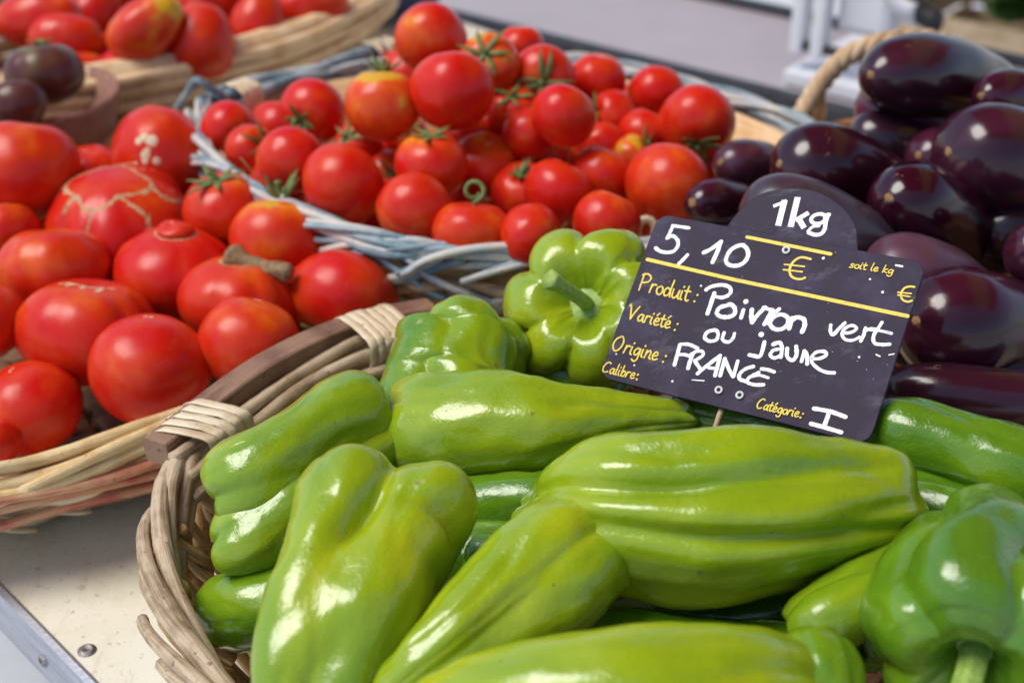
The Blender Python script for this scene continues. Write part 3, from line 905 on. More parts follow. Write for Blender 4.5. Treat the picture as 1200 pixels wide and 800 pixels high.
pepper([(705, 642, .672), (665, 658, .655), (595, 710, .632), (515, 775, .612), (430, 850, .61)], 80,
       'pear shaped pepper below the middle of the heap, thick end upper right',
       [(.07, 0), (.04, .2), (.01, .4), (.0, .6), (.04, .8), (.14, .97), (.28, 1.0), (.45, .88), (.62, .66), (.78, .52), (.92, .44), (1, .3), (1.02, 0)],
       3, .24, R(25), 8.7, .50, lump=.08, axial=.22, mid=.85, sharp=1.1, dents=((.28, 45, .08, .3, -.10), (.5, 80, .12, .35, -.08), (.18, 0, .08, .4, .08)))
pepper([(930, 838, .60), (865, 822, .58), (730, 828, .565), (600, 845, .575), (480, 890, .60)], 90,
       'bright yellow green pepper at the very front edge of the heap', BLUNT, 4, .18, R(10), 3.4, .64, lump=.07)
pepper([(430, 484, .79), (396, 502, .772), (345, 533, .755), (295, 566, .748), (258, 584, .752)], 60,
       'upper of two small peppers side by side next to the wooden grip',
       [(.08, 0), (.05, .16), (.01, .34), (-.02, .56), (.0, .80), (.07, .98), (.2, 1.0), (.4, .92), (.6, .95), (.8, 1.0), (.92, .88), (.985, .58), (.99, .3), (.97, .1), (.965, 0)], 3, .20, R(-25), 5.2, .40,
       stem=(.0055, .012, Vector((0, 0, .004))), lump=.05, dents=((.45, -70, .14, .5, -.07), (.1, -60, .08, .6, .06)))
pepper([(452, 505, .785), (405, 540, .77), (345, 592, .748), (295, 630, .738), (262, 650, .74)], 53,
       'lower of two small peppers side by side, tucked under the folded pepper', BLUNT, 3, .2, R(40), 7.9, .36, lump=.08)
pepper([(512, 520, .80), (526, 460, .825), (540, 415, .84), (546, 378, .854)], 76,
       'blunt pepper end rising behind the long tapering pepper', BLUNT, 4, .30, R(160), 1.7, .34, lump=.06, axial=.26, mid=.9, ref=Vector((0, 1, .3)))
pepper([(462, 530, .775), (461, 495, .79), (466, 445, .815)], 25,
       'small pepper with a cut brown stem squeezed left of the tapering pepper', BLUNT, 3, .12, 0, 9.2, .30,
       stem=(.0045, .010, Vector((0, 0, 0))))
pepper([(682, 350, .838), (694, 366, .868), (712, 386, .92)], 95,
       'bell pepper with its pale green stem facing out, left behind the sign', BELL, 7, .36, R(12), 3.9, .56,
       stem=(.0074, .032, Vector((-.012, .0, .006)), .30), lump=.05, axial=.1, mid=.75, sharp=.45, crinkle=.5, warp=.2)
pepper([(985, 512, .765), (1050, 512, .74), (1120, 528, .725), (1200, 552, .712), (1290, 565, .71)], 52,
       'dark green pepper lying right of the sign with a wavy top edge', BLUNT, 3, .20, R(30), 2.9, .13, lump=.10, mid=.9)
pepper([(1030, 575, .74), (1090, 604, .72), (1170, 622, .70), (1270, 640, .69)], 52,
       'dark green pepper under the wavy edged pepper at the right', LAMUYO, 3, .14, R(10), 5.5, .11, lump=.07)
pepper([(1138, 792, .588), (1146, 740, .612), (1165, 640, .68)], 132,
       'broad lobed pepper with its stem facing out in the lower right corner', BELL, 5, .26, R(-10), 7.1, .16,
       stem=(.0105, .036, Vector((-.004, -.004, -.006)), .45), lump=.07, axial=.12, mid=.9, sharp=.7)
pepper([(1090, 655, .68), (1035, 690, .652), (975, 722, .640), (925, 740, .642)], 48,
       'small bright lobed pepper wedged below the right end of the large one', BLUNT, 3, .22, R(55), 4.4, .40, axial=.2, mid=.8)
pepper([(944, 752, .622), (956, 795, .60), (972, 860, .588)], 54,
       'small pepper with its point up between the front and corner peppers',
       [(.05, 0), (-.01, .07), (.02, .16), (.06, .35), (.16, .7), (.34, .97), (.6, 1.0), (.85, .8), (1, 0)], 4, .15, R(10), 8.3, .30)
pepper([(690, 742, .672), (790, 752, .664), (925, 758, .655)], 36,
       'shaded pepper lying under the large long pepper', LAMUYO, 3, .1, 0, 6.6, .2)
pepper([(252, 716, .75), (300, 712, .737), (370, 704, .73)], 48,
       'rounded pepper end showing low at the left inside the basket', BLUNT, 3, .08, R(20), 2.1, .28)
pepper([(505, 590, .765), (600, 590, .75), (700, 578, .745)], 37,
       'striped pepper lying directly under the long tapering pepper', BLUNT, 3, .1, R(30), 1.2, .18)
pepper([(790, 480, .80), (880, 500, .79), (985, 520, .775)], 42,
       'green pepper under the foot of the price sign', BLUNT, 3, .14, R(20), 9.9, .14)
pepper([(590, 432, .875), (650, 440, .87), (730, 470, .86)], 42,
       'shaded pepper between the blunt pepper end and the bell pepper', BLUNT, 3, .1, 0, 3.3, .05)
for k, s in enumerate(([(420, 640, .76), (520, 660, .74), (620, 640, .74)], [(700, 690, .74), (820, 680, .735), (960, 660, .74)], [(880, 570, .78), (980, 570, .77), (1090, 560, .77)],
                       [(1000, 760, .67), (1080, 700, .70), (1160, 660, .72)], [(380, 500, .84), (450, 560, .80), (520, 600, .79)], [(560, 640, .72), (660, 720, .70), (760, 800, .66)],
                       [(820, 790, .67), (900, 770, .67), (1000, 790, .65)], [(770, 722, .715), (880, 722, .705), (1010, 706, .70)])):
    pepper(s, 44, 'green pepper buried low in the heap under the others', BLUNT, 3, .12, k, 11.0 + k, .10)

# ------------------------------------------------------------------ aubergines
AUB = [(0, 0), (.004, .18), (.03, .48), (.09, .76), (.2, .96), (.34, 1.0), (.5, .97), (.68, .86), (.85, .74), (.96, .62), (1.0, .45), (1.005, 0)]
AG = 'aubergines in the rope handled basket'
def aubergine(spine, rpx, label, pale=.25, dust=.0, seed=1.0, scar=True):
    pts = [atd(s[0], s[1], s[2] + (.035 * i if scar else 0)) for i, s in enumerate(spine)]
    d = (pts[-1] - pts[-2]).normalized()
    rad = rpx / FPX * spine[0][2] * 1.07
    tot = sum((pts[i + 1] - pts[i]).length for i in range(len(pts) - 1))
    if tot < rad * 4.2: pts.append(pts[-1] + d * (rad * 4.2 - tot))          # the far end runs on into the heap
    mb, s0, s1 = swept(pts, AUB, rad, 0, 0, 0, seed, nu=48, nv=48, lump=.035, crinkle=.15)
    o = mb.build('aubergine', M['aubergine'], origin=sum(pts, Vector()) / len(pts), color=(pale, dust, 0, 1))
    tag(o, label, 'aubergine', AG)
    if scar:
        rng = random.Random(int(seed * 10))
        T = -s0[1]; S = T.cross(Vector((0, 0, 1))).normalized(); U = S.cross(T)
        m2 = MB()
        n = 16
        rows = []
        tip = sum(mb.v[:48], Vector()) / 48
        for q, h in ((1.0, -.0012), (.85, .0001), (.35, .0004), (.02, .0003)):
            rows.append([tip + T * h + (S * math.cos(2 * PI * k / n) + U * math.sin(2 * PI * k / n)) * (.0034 * q * (1 + .6 * noise.noise(Vector((k * 1.3, seed, 0))))) for k in range(n)])
        m2.grid(rows, True, False, True).build('blossom_scar', M['tan_scar'], o)
    # cap of green sepals at the stem end
    T = s1[1]; S = T.cross(Vector((0, 0, 1))).normalized(); U = S.cross(T)
    rows = []
    for q, h in ((.72, -.5), (.70, -.25), (.55, .06), (.28, .2), (.2, .5), (.22, .8)):
        rows.append([s1[0] + T * (h * rad) + (S * math.cos(2 * PI * k / 20) + U * math.sin(2 * PI * k / 20)) * (rad * q * (1.03 if h > -.4 else 1 + .0 * k)) - T * (rad * .22 * (1 + math.cos(5 * 2 * PI * k / 20)) if h < -.2 else 0) for k in range(20)])
    m3 = MB(); m3.grid(rows, True, False, True).build('calyx', M['green_stem'], o)
    return o
aubergine([(1020, 88, 1.0), (1090, 92, 1.015), (1150, 108, 1.04), (1215, 135, 1.07)], 51, 'long aubergine on top of the heap under the rope handle', .30, .12, 1.1)
aubergine([(1010, 118, 1.045), (1060, 135, 1.06), (1130, 165, 1.085)], 42, 'paler purple aubergine just under the topmost one', .75, .2, 2.3, False)
aubergine([(913, 192, .97), (985, 204, .965), (1075, 248, .985)], 52, 'glossy aubergine lying behind the round tab of the sign', .30, .05, 3.2)
aubergine([(844, 190, 1.04), (885, 197, 1.035), (940, 212, 1.06)], 31, 'small round ended purple aubergine left of the glossy one', .55, .25, 4.7)
aubergine([(811, 238, .985), (850, 240, .98), (915, 252, 1.0)], 29, 'smallest aubergine, at the left edge beside the tomatoes', .35, .05, 5.9)
aubergine([(866, 246, .90), (940, 258, .90), (1045, 300, .93)], 47, 'dusty black aubergine lying directly behind the round sign tab', .1, .5, 6.1, False)
aubergine([(1042, 232, .90), (1092, 250, .915), (1170, 300, .96)], 52, 'very shiny black aubergine end with a small tan scar', .22, .0, 7.3)
aubergine([(1111, 178, .945), (1180, 192, .94), (1270, 240, .965)], 66, 'thick aubergine with scabby tan marks at the right edge', .35, .1, 8.8)
aubergine([(992, 160, 1.045), (1040, 168, 1.045), (1110, 195, 1.06)], 36, 'dark aubergine wedged below the topmost two', .2, .1, 9.4, False)
aubergine([(1076, 182, 1.0), (1120, 192, 1.0), (1190, 215, 1.02)], 38, 'purple aubergine with a tan nick, half hidden by the scabby one', .55, .1, 10.2)
aubergine([(1073, 376, .835), (1140, 384, .835), (1260, 410, .86)], 68, 'large round ended aubergine right of the sign with a pale crack', .34, .04, 11.7)
aubergine([(1012, 312, .885), (1070, 326, .895), (1150, 356, .94)], 50, 'dull greyish purple aubergine peeping over the sign corner', .55, .6, 12.6, False)
aubergine([(1176, 292, .90), (1230, 300, .90), (1300, 312, .92)], 38, 'aubergine cut by the right edge of the picture above the cracked one', .45, .1, 13.3, False)
aubergine([(1030, 452, .845), (1120, 465, .83), (1330, 480, .82)], 36, 'dark red aubergine lying low along the basket rim', .22, .1, 14.2, False)
aubergine([(1150, 112, 1.0), (1200, 116, 1.0), (1270, 130, 1.02)], 32, 'aubergine cut by the right edge near the end of the rope handle', .45, .05, 15.5)
for k, s in enumerate(([(1010, 360, .93), (1080, 390, .91), (1180, 420, .90)], [(1080, 430, .87), (1170, 440, .87), (1260, 450, .87)], [(980, 300, 1.0), (1060, 290, 1.0), (1160, 280, 1.0)],
                       [(1130, 280, .98), (1200, 270, .98), (1260, 260, .98)], [(930, 290, 1.0), (980, 270, 1.03), (1050, 240, 1.06)], [(880, 235, 1.06), (950, 245, 1.06), (1020, 250, 1.06)])):
    aubergine(s, 46, 'dark aubergine buried low in the heap', .12, .1, 20 + k, False)

# ------------------------------------------------------------------ tomatoes
def tomato_mesh(R_, axis, flat=.84, ribs=0, rib=0.0, dimple=.16, seed=0.0, point=0.0, long=1.0, nu=56, nv=36, lump=.03):
    q = axis.to_track_quat('Z', 'Y')
    mb = MB()
    rows, ats = [], []
    def surf(ph, th):
        x = math.sin(ph); z = math.cos(ph)
        rb = 1.0
        if ribs:
            w = math.sin(min(PI / 2, ph * .9)) * (.55 + .45 * max(0, z))
            cv = abs(math.cos(ribs * (th + .35 * math.sin(th * 2 + seed)) / 2))
            rb = 1 - rib * (1 - cv ** .7) * w
        d = dimple * math.exp(-(ph / .42) ** 2)
        zz = z * flat * long - d
        if point and z < 0: zz -= point * (-z) ** 6
        if long > 1: x *= (1 + .18 * (-z) * (1 if long > 1.2 else 0)) * (.96)
        p = Vector((x * math.cos(th) * rb, x * math.sin(th) * rb, zz))
        p *= 1 + lump * noise.noise(p * 1.1 + Vector((seed * 3.7, seed, 0))) + lump * .35 * noise.noise(p * 2.8 + Vector((seed, 0, seed * 2)))
        return p
    for j in range(nv):
        ph = PI * j / (nv - 1)
        rows.append([q @ (surf(ph, 2 * PI * k / nu) * R_) for k in range(nu)])
        ats.append([tuple(surf(ph, 2 * PI * k / nu)) for k in range(nu)])
    mb.grid(rows, True, True, True, ats)
    return mb, lambda ph, th, h=0.0: q @ (surf(ph, th) * (R_ + h)), q
def tomato_calyx(root, f, q, R_, seed, length=.62, stemlen=.28, curl=.25, mat=None):
    rng = random.Random(int(seed * 31) + 5)
    mat = mat or M['calyx']
    mb = MB()
    n = rng.choice((5, 6, 6, 7))
    for k in range(n):
        th = 2 * PI * k / n + rng.uniform(-.2, .2)
        ln = length * rng.uniform(.75, 1.15)
        tw = rng.uniform(-.35, .35)
        cu = curl * rng.uniform(.3, 1.6)
        rows = []
        for i in range(7):
            u = i / 6
            ph = .06 + ln * u
            h = R_ * (.035 + cu * u * u)
            w = .20 * (math.sin(PI * min(1, .18 + u * .82)) ** .8 + .03) * (1 - .35 * u)
            dth = w * .42 / max(.12, math.sin(ph))
            dth = min(dth, .75)
            rows.append([f(ph, th + tw * u + s * dth, h + abs(s) * R_ * .02) for s in (-1, 0, 1)])
        back = [[p - (q @ Vector((0, 0, R_ * .025))) for p in reversed(r)] for r in rows]
        mb.grid([a + b for a, b in zip(rows, back)], True, True, True)
    o = mb.build('calyx', mat, root, origin=Vector(root.location))
    if stemlen > 0:
        b = f(0, 0); d = q @ Vector((rng.uniform(-.5, .5), rng.uniform(-.5, .5), 1)).normalized()
        mb = MB()
        P = [b - d * R_ * .05, b + d * R_ * stemlen * .5, b + d * R_ * stemlen + (q @ Vector((rng.uniform(-1, 1), rng.uniform(-1, 1), 0))) * R_ * .1]
        mb.tube(catmull(P, 8), [R_ * .085, R_ * .07, R_ * .065, R_ * .06, R_ * .06, R_ * .065, R_ * .08, R_ * .075], 8)
        mb.build('stem', mat, root, origin=Vector(root.location))
def scar_lines(root, f, R_, lines, width, mat, name='scar'):
    mb = MB()
    for ln in lines:
        P = [Vector((a, b, 0)) for a, b in ln]
        S = catmull(P, max(16, 12 * len(P)))
        N = len(S)
        A, B, C = [], [], []
        for i, s in enumerate(S):
            t = (S[min(N - 1, i + 1)] - S[max(0, i - 1)])
            sx = max(.15, math.sin(s.x))
            dirv = Vector((t.x, t.y * sx, 0)).normalized()
            jx, jy = noise.noise(Vector((i * .9, s.y * 3, 1))) * .035, noise.noise(Vector((i * .9, s.x * 3, 7))) * .05
            s = Vector((max(.03, s.x + jx), s.y + jy, 0))
            w = width * (.22 + 1.5 * abs(noise.noise(Vector((i * .55, s.y * 5, width * 90)))) + .2 * math.sin(PI * i / (N - 1)))
            nx, ny = -dirv.y * w, dirv.x * w / sx
            A.append(f(s.x + nx, s.y + ny, R_ * -.004)); C.append(f(s.x - nx, s.y - ny, R_ * -.004)); B.append(f(s.x, s.y, R_ * .006))
        mb.grid([A, B, C], False)
    mb.build(name, mat, root, origin=Vector(root.location))
def scar_blob(root, f, R_, ph, th, w, mat, name='spot'):
    mb = MB()
    rows = []
    for q, h in ((1.0, -.006), (.85, .004), (.3, .006), (.02, .004)):
        rows.append([f(ph + w * q * (1 + .3 * noise.noise(Vector((k, ph * 9, th)))) * math.cos(2 * PI * k / 12), th + w * q * math.sin(2 * PI * k / 12) / max(.2, math.sin(ph)), R_ * h) for k in range(12)])
    mb.grid(rows, True, False, True).build(name, mat, root, origin=Vector(root.location))

def settle(specs, zkey='z', iters=90, slack=.93):
    # every fruit keeps its line of sight; overlapping neighbours are moved apart in depth
    for s in specs:
        s['d'] = depth_z(s['p'][0], s['p'][1], s['z'])
    for it in range(iters):
        for i, a in enumerate(specs):
            for b in specs[i + 1:]:
                pa, pb = atd(*a['p'], a['d']), atd(*b['p'], b['d'])
                ra, rb = a['r'] / FPX * a['d'], b['r'] / FPX * b['d']
                need = (ra + rb) * slack * .95
                if (pa - pb).length < need:
                    near, far = (a, b) if a['d'] <= b['d'] else (b, a)
                    far['d'] += .0024
    return specs

def put_tomato(s, group, name='tomato', mat='tomato', cat='tomato'):
    c = atd(*s['p'], s['d'])
    R_ = s['r'] / FPX * s['d'] * 1.06
    ax = cdir(*s.get('ax', (0, 1, .2)))
    sd = s['p'][0] * .013 + s['p'][1] * .029
    mb, f, q = tomato_mesh(R_, ax, s.get('flat', .88), s.get('ribs', 0), s.get('rib', .0), s.get('dim', .13), sd, s.get('point', 0), s.get('long', 1.0), lump=s.get('lump', .045))
    mb.v = [v + c for v in mb.v]
    o = mb.build(name, M[mat], origin=c, color=(s.get('o', .1), s.get('sh', .3), 0, 1))
    tag(o, s['label'], cat, group)
    ff = lambda ph, th, h=0.0: f(ph, th, h) + c
    if s.get('cal'):
        tomato_calyx(o, ff, q, R_, sd, s.get('cl', .62), s.get('sl', .28), s.get('curl', .25))
    elif s.get('tip', True) and not s.get('bare'):
        scar_blob(o, ff, R_, .0, 0, .10, M['pale_scar'], 'stem_scar')
    if s.get('extra'): s['extra'](o, ff, q, R_)
    return o
def T(px, py, r, z, label, **kw): return dict(p=(px, py), r=r, z=z, label=label, **kw)

# scars and stems of particular fruits
def network(o, f, q, R_):
    scar_lines(o, f, R_, [[(.62, .2), (.42, .9), (.50, 1.7), (.40, 2.5), (.62, 3.2), (.46, 4.0), (.58, 4.8), (.42, 5.6), (.62, 6.48)],
                          [(.55, .2), (.8, .1), (1.05, .25)], [(.5, 1.7), (.85, 1.6), (1.1, 1.8)], [(.62, 3.2), (.9, 3.35), (1.15, 3.2)], [(.55, 4.8), (.95, 4.75), (1.2, 4.6)], [(.45, 4.0), (.75, 4.1)], [(.45, 5.6), (.85, 5.8), (1.1, 5.7)]], .050, M['scar'])
def slit(o, f, q, R_):
    scar_lines(o, f, R_, [[(.42, .6), (.25, .3), (.1, 1.2), (.22, 2.9), (.42, 3.4)], [(.3, 2.9), (.4, 2.4)], [(.2, .5), (.34, 1.1)], [(.15, 1.8), (.33, 1.9)]], .050, M['pale_scar'])
def heart(o, f, q, R_):
    scar_lines(o, f, R_, [[(.34, .0), (.33, 1.0), (.34, 2.0), (.33, 3.1), (.34, 4.1), (.33, 5.2), (.34, 6.28)]], .035, M['scar'])
    mb = MB()
    rows = []
    for j in range(10):
        u = j / 9
        rows.append([f(.30 * math.cos(u * PI / 2), 2 * PI * k / 24, R_ * (.02 + .20 * math.sin(u * PI / 2) * (1 + .2 * math.cos(4 * PI * k / 24)))) for k in range(24)])
    mb.grid(rows, True, False, True).build('bulge', M['tomato'], o, origin=Vector(o.location), color=(.05, 0, 0, 1))
def spots(o, f, q, R_):
    v = cdir(-.12, .28, 1.0)
    def loc(x, y):
        w = q.inverted() @ cdir(x, y, 1.0)
        return math.acos(max(-1, min(1, w.z))), math.atan2(w.y, w.x)
    for x, y, w in ((.05, .18, .085), (-.10, .24, .060), (-.22, .18, .055), (-.08, -.10, .075), (-.04, -.02, .05), (-.10, -.22, .05), (.14, -.22, .06), (-.32, -.30, .045)):
        ph, th = loc(x, y)
        scar_blob(o, f, R_, ph, th, w * 1.45, M['pale_scar'], 'pale_spot')
def thick_stem(o, f, q, R_):
    b = f(0, 0)
    d = cdir(1.0, -.22, .38)
    mb = MB()
    P = [b - d * R_ * .12, b + d * R_ * .25, b + d * R_ * .62, b + d * R_ * .95]
    mb.tube(catmull(P, 12), [R_ * k for k in (.30, .25, .18, .15, .14, .135, .13, .13, .135, .14, .15, .13)], 14, rough=.35)
    mb.build('stem', M['brown_stem'], o, origin=Vector(o.location))
    scar_lines(o, f, R_, [[(.3, 0), (.34, 1.5), (.3, 3.1), (.35, 4.5), (.3, 6.28)]], .05, M['scar'])
def curled(o, f, q, R_):
    b = f(0, 0)
    mb = MB()
    pts = []
    for i in range(34):
        u = i / 33
        w = -1.2 + u * 7.2
        rr = R_ * .27 * (1 - .45 * u)
        pts.append(b + q @ Vector((0, 0, R_ * .36)) + RGT * (rr * math.cos(w)) + UPV * (rr * math.sin(w)) + FWD * (R_ * .25 * u))
    mb.tube([b] + pts, R_ * .06, 8)
    mb.build('stem', M['calyx'], o, origin=Vector(o.location))

GB = 'large tomatoes in the straw basket'
tb = [
 T(175, 432, 67, .085, 'smooth deep red round tomato at the front of the straw basket', flat=.93, ax=(.05, .9, .25), o=-.05, sh=.05, dim=.04),
 T(102, 388, 78, .094, 'ribbed beefsteak tomato with a pale zigzag scar on top', flat=.78, ribs=6, rib=.17, ax=(.1, 1, .25), dim=.12, o=.12, sh=.1, bare=1, extra=slit),
 T(292, 402, 56, .094, 'plain orange red tomato leaning on the wooden grip', flat=.92, ax=(.2, .9, .1), o=.22, sh=.3, dim=.05),
 T(280, 350, 68, .104, 'flat tomato with a thick dry brown stem', flat=.74, ribs=7, rib=.12, ax=(.08, 1, .30), o=.14, sh=.4, bare=1, extra=thick_stem),
 T(402, 352, 64, .088, 'bright tomato at the right end of the straw basket', flat=.82, ax=(-.25, -.75, .3), o=.14, sh=.2, cal=1, cl=.5, sl=.2),
 T(35, 478, 58, .070, 'round tomato with a star scar at the left front', flat=.90, ax=(-.25, .85, .45), o=.06, sh=.1, dim=.05),
 T(-14, 520, 34, .055, 'small tomato cut by the left edge lowest down', o=.1),
 T(-22, 374, 50, .09, 'red tomato cut by the left edge at mid height', ribs=6, rib=.06, o=-.05),
 T(64, 316, 62, .108, 'orange shouldered tomato left of the heart bulge tomato', flat=.82, ax=(.0, 1, .1), o=.18, sh=.55, ribs=6, rib=.09),
 T(206, 318, 68, .105, 'flat tomato with a small heart shaped bulge on top', flat=.74, ax=(.1, 1, .45), o=.02, sh=.15, ribs=7, rib=.13, bare=1, dim=.05, extra=heart),
 T(140, 268, 84, .116, 'wide ribbed tomato covered in brown network scars', flat=.78, ax=(-.05, .9, .75), o=-.16, sh=.0, ribs=7, rib=.20, dim=.03, lump=.08, bare=1, extra=network),
 T(328, 282, 57, .117, 'orange tomato with an upright ribbed green stem', flat=.90, ax=(.02, 1, .12), o=.34, sh=.3, ribs=5, rib=.05, cal=1, cl=.28, sl=.42, curl=.9),
 T(262, 243, 46, .125, 'tomato with a green leafy cap facing forward, beside the spotted one', flat=.84, ax=(-.15, .8, .55), o=.22, sh=.4, cal=1, ribs=4, rib=.05),
 T(190, 184, 56, .138, 'tall orange red tomato marked with pale round spots', flat=1.0, ax=(-.5, .3, -.4), o=.22, sh=.4, lump=.08, tip=False, bare=1, extra=spots),
 T(30, 198, 60, .132, 'tall red tomato at the left edge with a pale stem scar', flat=.94, ax=(.15, 1, .1), o=.10, sh=.3, ribs=4, rib=.05, lump=.06),
 T(105, 205, 38, .10, 'dark red scarred tomato behind the network scarred one', o=-.15, ribs=6, rib=.08, ax=(0, .8, .5)),
 T(8, 268, 36, .10, 'tomato under the tall one at the left edge', o=.12, ribs=5, rib=.05),
 T(52, 250, 34, .085, 'red tomato mostly hidden in the straw basket', o=.0),
 T(250, 300, 40, .065, 'red tomato mostly hidden in the straw basket', o=.0),
 T(150, 345, 40, .06, 'red tomato mostly hidden in the straw basket', o=.0),
 T(225, 375, 36, .06, 'red tomato mostly hidden in the straw basket', o=.0),
 T(345, 330, 36, .06, 'red tomato mostly hidden in the straw basket', o=.0),
]
for s in settle(tb): put_tomato(s, GB)

GC = 'small round tomatoes in the blue rimmed basket'
tc = [
 T(505, 46, 39, .185, 'orange red tomato crowning the back of the heap', o=.22, sh=.1, ax=(.1, .6, -.6)),
 T(530, 106, 46, .178, 'biggest deep red tomato high in the middle of the heap', o=-.08, sh=.2, ax=(.0, 1, -.15), ribs=4, rib=.03),
 T(449, 124, 42, .165, 'yellow orange tomato with a short green stem, left of the biggest', o=.42, sh=.75, ax=(.02, 1, .12), cal=1, cl=.35, sl=.35, curl=.4, flat=.95),
 T(573, 76, 34, .178, 'orange tomato with a starry green calyx facing out, near the top', o=.40, sh=.3, ax=(-.1, .25, 1), cal=1, cl=.75, sl=.25),
 T(610, 56, 26, .165, 'small red tomato behind the orange starry one', o=-.05),
 T(636, 92, 36, .170, 'red tomato with a large star calyx on its lower face', o=.05, sh=.2, ax=(.0, -.35, 1), cal=1, cl=.85, sl=.2),
 T(700, 93, 31, .150, 'red tomato with a pale stem scar near the back rim', o=-.05, sh=.4, ax=(.15, .9, .35)),
 T(769, 109, 31, .140, 'plain red tomato near the back rim, right of the scarred one', o=-.05, ax=(.2, .8, -.3)),
 T(817, 144, 42, .142, 'large red tomato at the right end with its calyx underneath', o=.0, ax=(-.05, -.75, .6), cal=1, cl=.5, sl=.2),
 T(660, 136, 36, .168, 'glossy red tomato in the centre of the heap', o=-.1, ax=(.3, .8, -.1)),
 T(601, 131, 30, .150, 'shaded tomato with a dark calyx under the star calyx one', o=.08, ax=(.0, .5, .8), cal=1),
 T(716, 136, 28, .138, 'tomato showing curled sepals at its left side', o=-.05, ax=(-.8, .1, .6), cal=1, cl=.6, curl=.5),
 T(755, 157, 29, .130, 'small red tomato above the yellow one at the right', o=-.08, ax=(.4, .8, .1)),
 T(620, 158, 30, .140, 'red tomato left below the glossy central one', o=-.05, ax=(0, .8, -.3)),
 T(366, 132, 36, .138, 'red tomato with its calyx low down, near the left rods', o=-.05, ax=(-.3, -.45, .8), cal=1, cl=.4, sl=.3),
 T(268, 152, 31, .118, 'red tomato nearest the left end of the basket', o=-.02, ax=(.5, -.4, .7), cal=1, cl=.4),
 T(294, 176, 28, .120, 'dull red tomato with a calyx turned to the right', o=.12, ax=(.6, .2, .6), cal=1, cl=.7),
 T(341, 188, 37, .130, 'smooth round red tomato above the left front rim', o=-.02, ax=(.2, .6, -.5)),
 T(402, 216, 46, .127, 'large squarish red tomato at the front left rim', o=-.04, ax=(.6, .5, -.4), flat=.92),
 T(486, 246, 42, .124, 'round orange red tomato against the middle of the front rim', o=.12, ax=(.3, .7, -.4)),
 T(553, 272, 43, .118, 'tomato with a long curled green stem at the front rim', o=.14, sh=.4, ax=(.05, 1, .25), bare=1, extra=curled, flat=.82),
 T(622, 277, 36, .120, 'bright red tomato sunk at the front rim, right of the curled stem', o=.1, ax=(.9, -.1, .3), cal=1, cl=.5),
 T(614, 227, 36, .120, 'left half of a pair of tomatoes above the front rim', o=-.02, ax=(-.1, .6, .8), cal=1, cl=.25, sl=.35),
 T(655, 226, 39, .122, 'right half of a pair of tomatoes above the front rim', o=-.02, ax=(.3, .7, .1)),
 T(711, 260, 37, .122, 'deep red tomato at the right front rim', o=-.08, ax=(.3, .8, .1)),
 T(783, 217, 47, .130, 'large orange red tomato nearest the aubergines', o=.2, ax=(.5, .5, -.4), flat=.92),
 T(706, 207, 36, .130, 'red tomato left of the large one nearest the aubergines', o=-.06, ax=(.3, .7, .2)),
 T(505, 194, 40, .138, 'tomato with a flat green calyx on its orange shoulder, mid front', o=-.02, sh=.8, ax=(.0, .8, .45), cal=1, cl=.5, sl=.1),
 T(568, 194, 38, .135, 'tomato with a pale dimpled stem end facing up', o=-.06, sh=.9, ax=(.15, .65, .6), dim=.2),
 T(550, 163, 30, .135, 'red tomato tucked behind the dimpled one', o=-.05, ax=(0, .8, .1)),
 T(457, 206, 28, .115, 'tomato with a green calyx facing right between two large ones', o=.05, ax=(.2, -.1, .9), cal=1, cl=.7),
 T(420, 168, 26, .125, 'small tomato with a dark calyx below the yellow orange one', o=.05, ax=(-.4, .2, .8), cal=1),
 T(640, 182, 28, .125, 'orange red tomato beside a twisted stem in the middle', o=.1, ax=(.6, .5, .5), cal=1, cl=.4, sl=.5),
 T(706, 168, 26, .125, 'small shiny red tomato above the middle right', o=-.05, ax=(.2, .9, 0)),
 T(742, 184, 24, .122, 'small yellow orange tomato with ragged sepals', o=.6, sh=.3, ax=(.6, .5, .5), cal=1, cl=.7, curl=.5),
 T(825, 196, 26, .10, 'red tomato at the right end beside the small aubergines', o=-.02, ax=(.2, .9, .1)),
 T(476, 160, 24, .12, 'small red tomato below the biggest one', o=-.02, cal=1, ax=(.1, .3, .9)),
]
for px, py in ((330, 215), (440, 240), (520, 235), (590, 215), (670, 255), (740, 245), (680, 165), (590, 165), (480, 90), (330, 150), (800, 180), (745, 130), (430, 195), (540, 220), (665, 190)):
    tc.append(T(px, py, 35, .098, 'red tomato deep in the heap under the others', o=-.05))
for s in tc: s['z'] += .02; s['r'] *= 1.03; s.setdefault('flat', .94)
for s in settle(tc): put_tomato(s, GC)

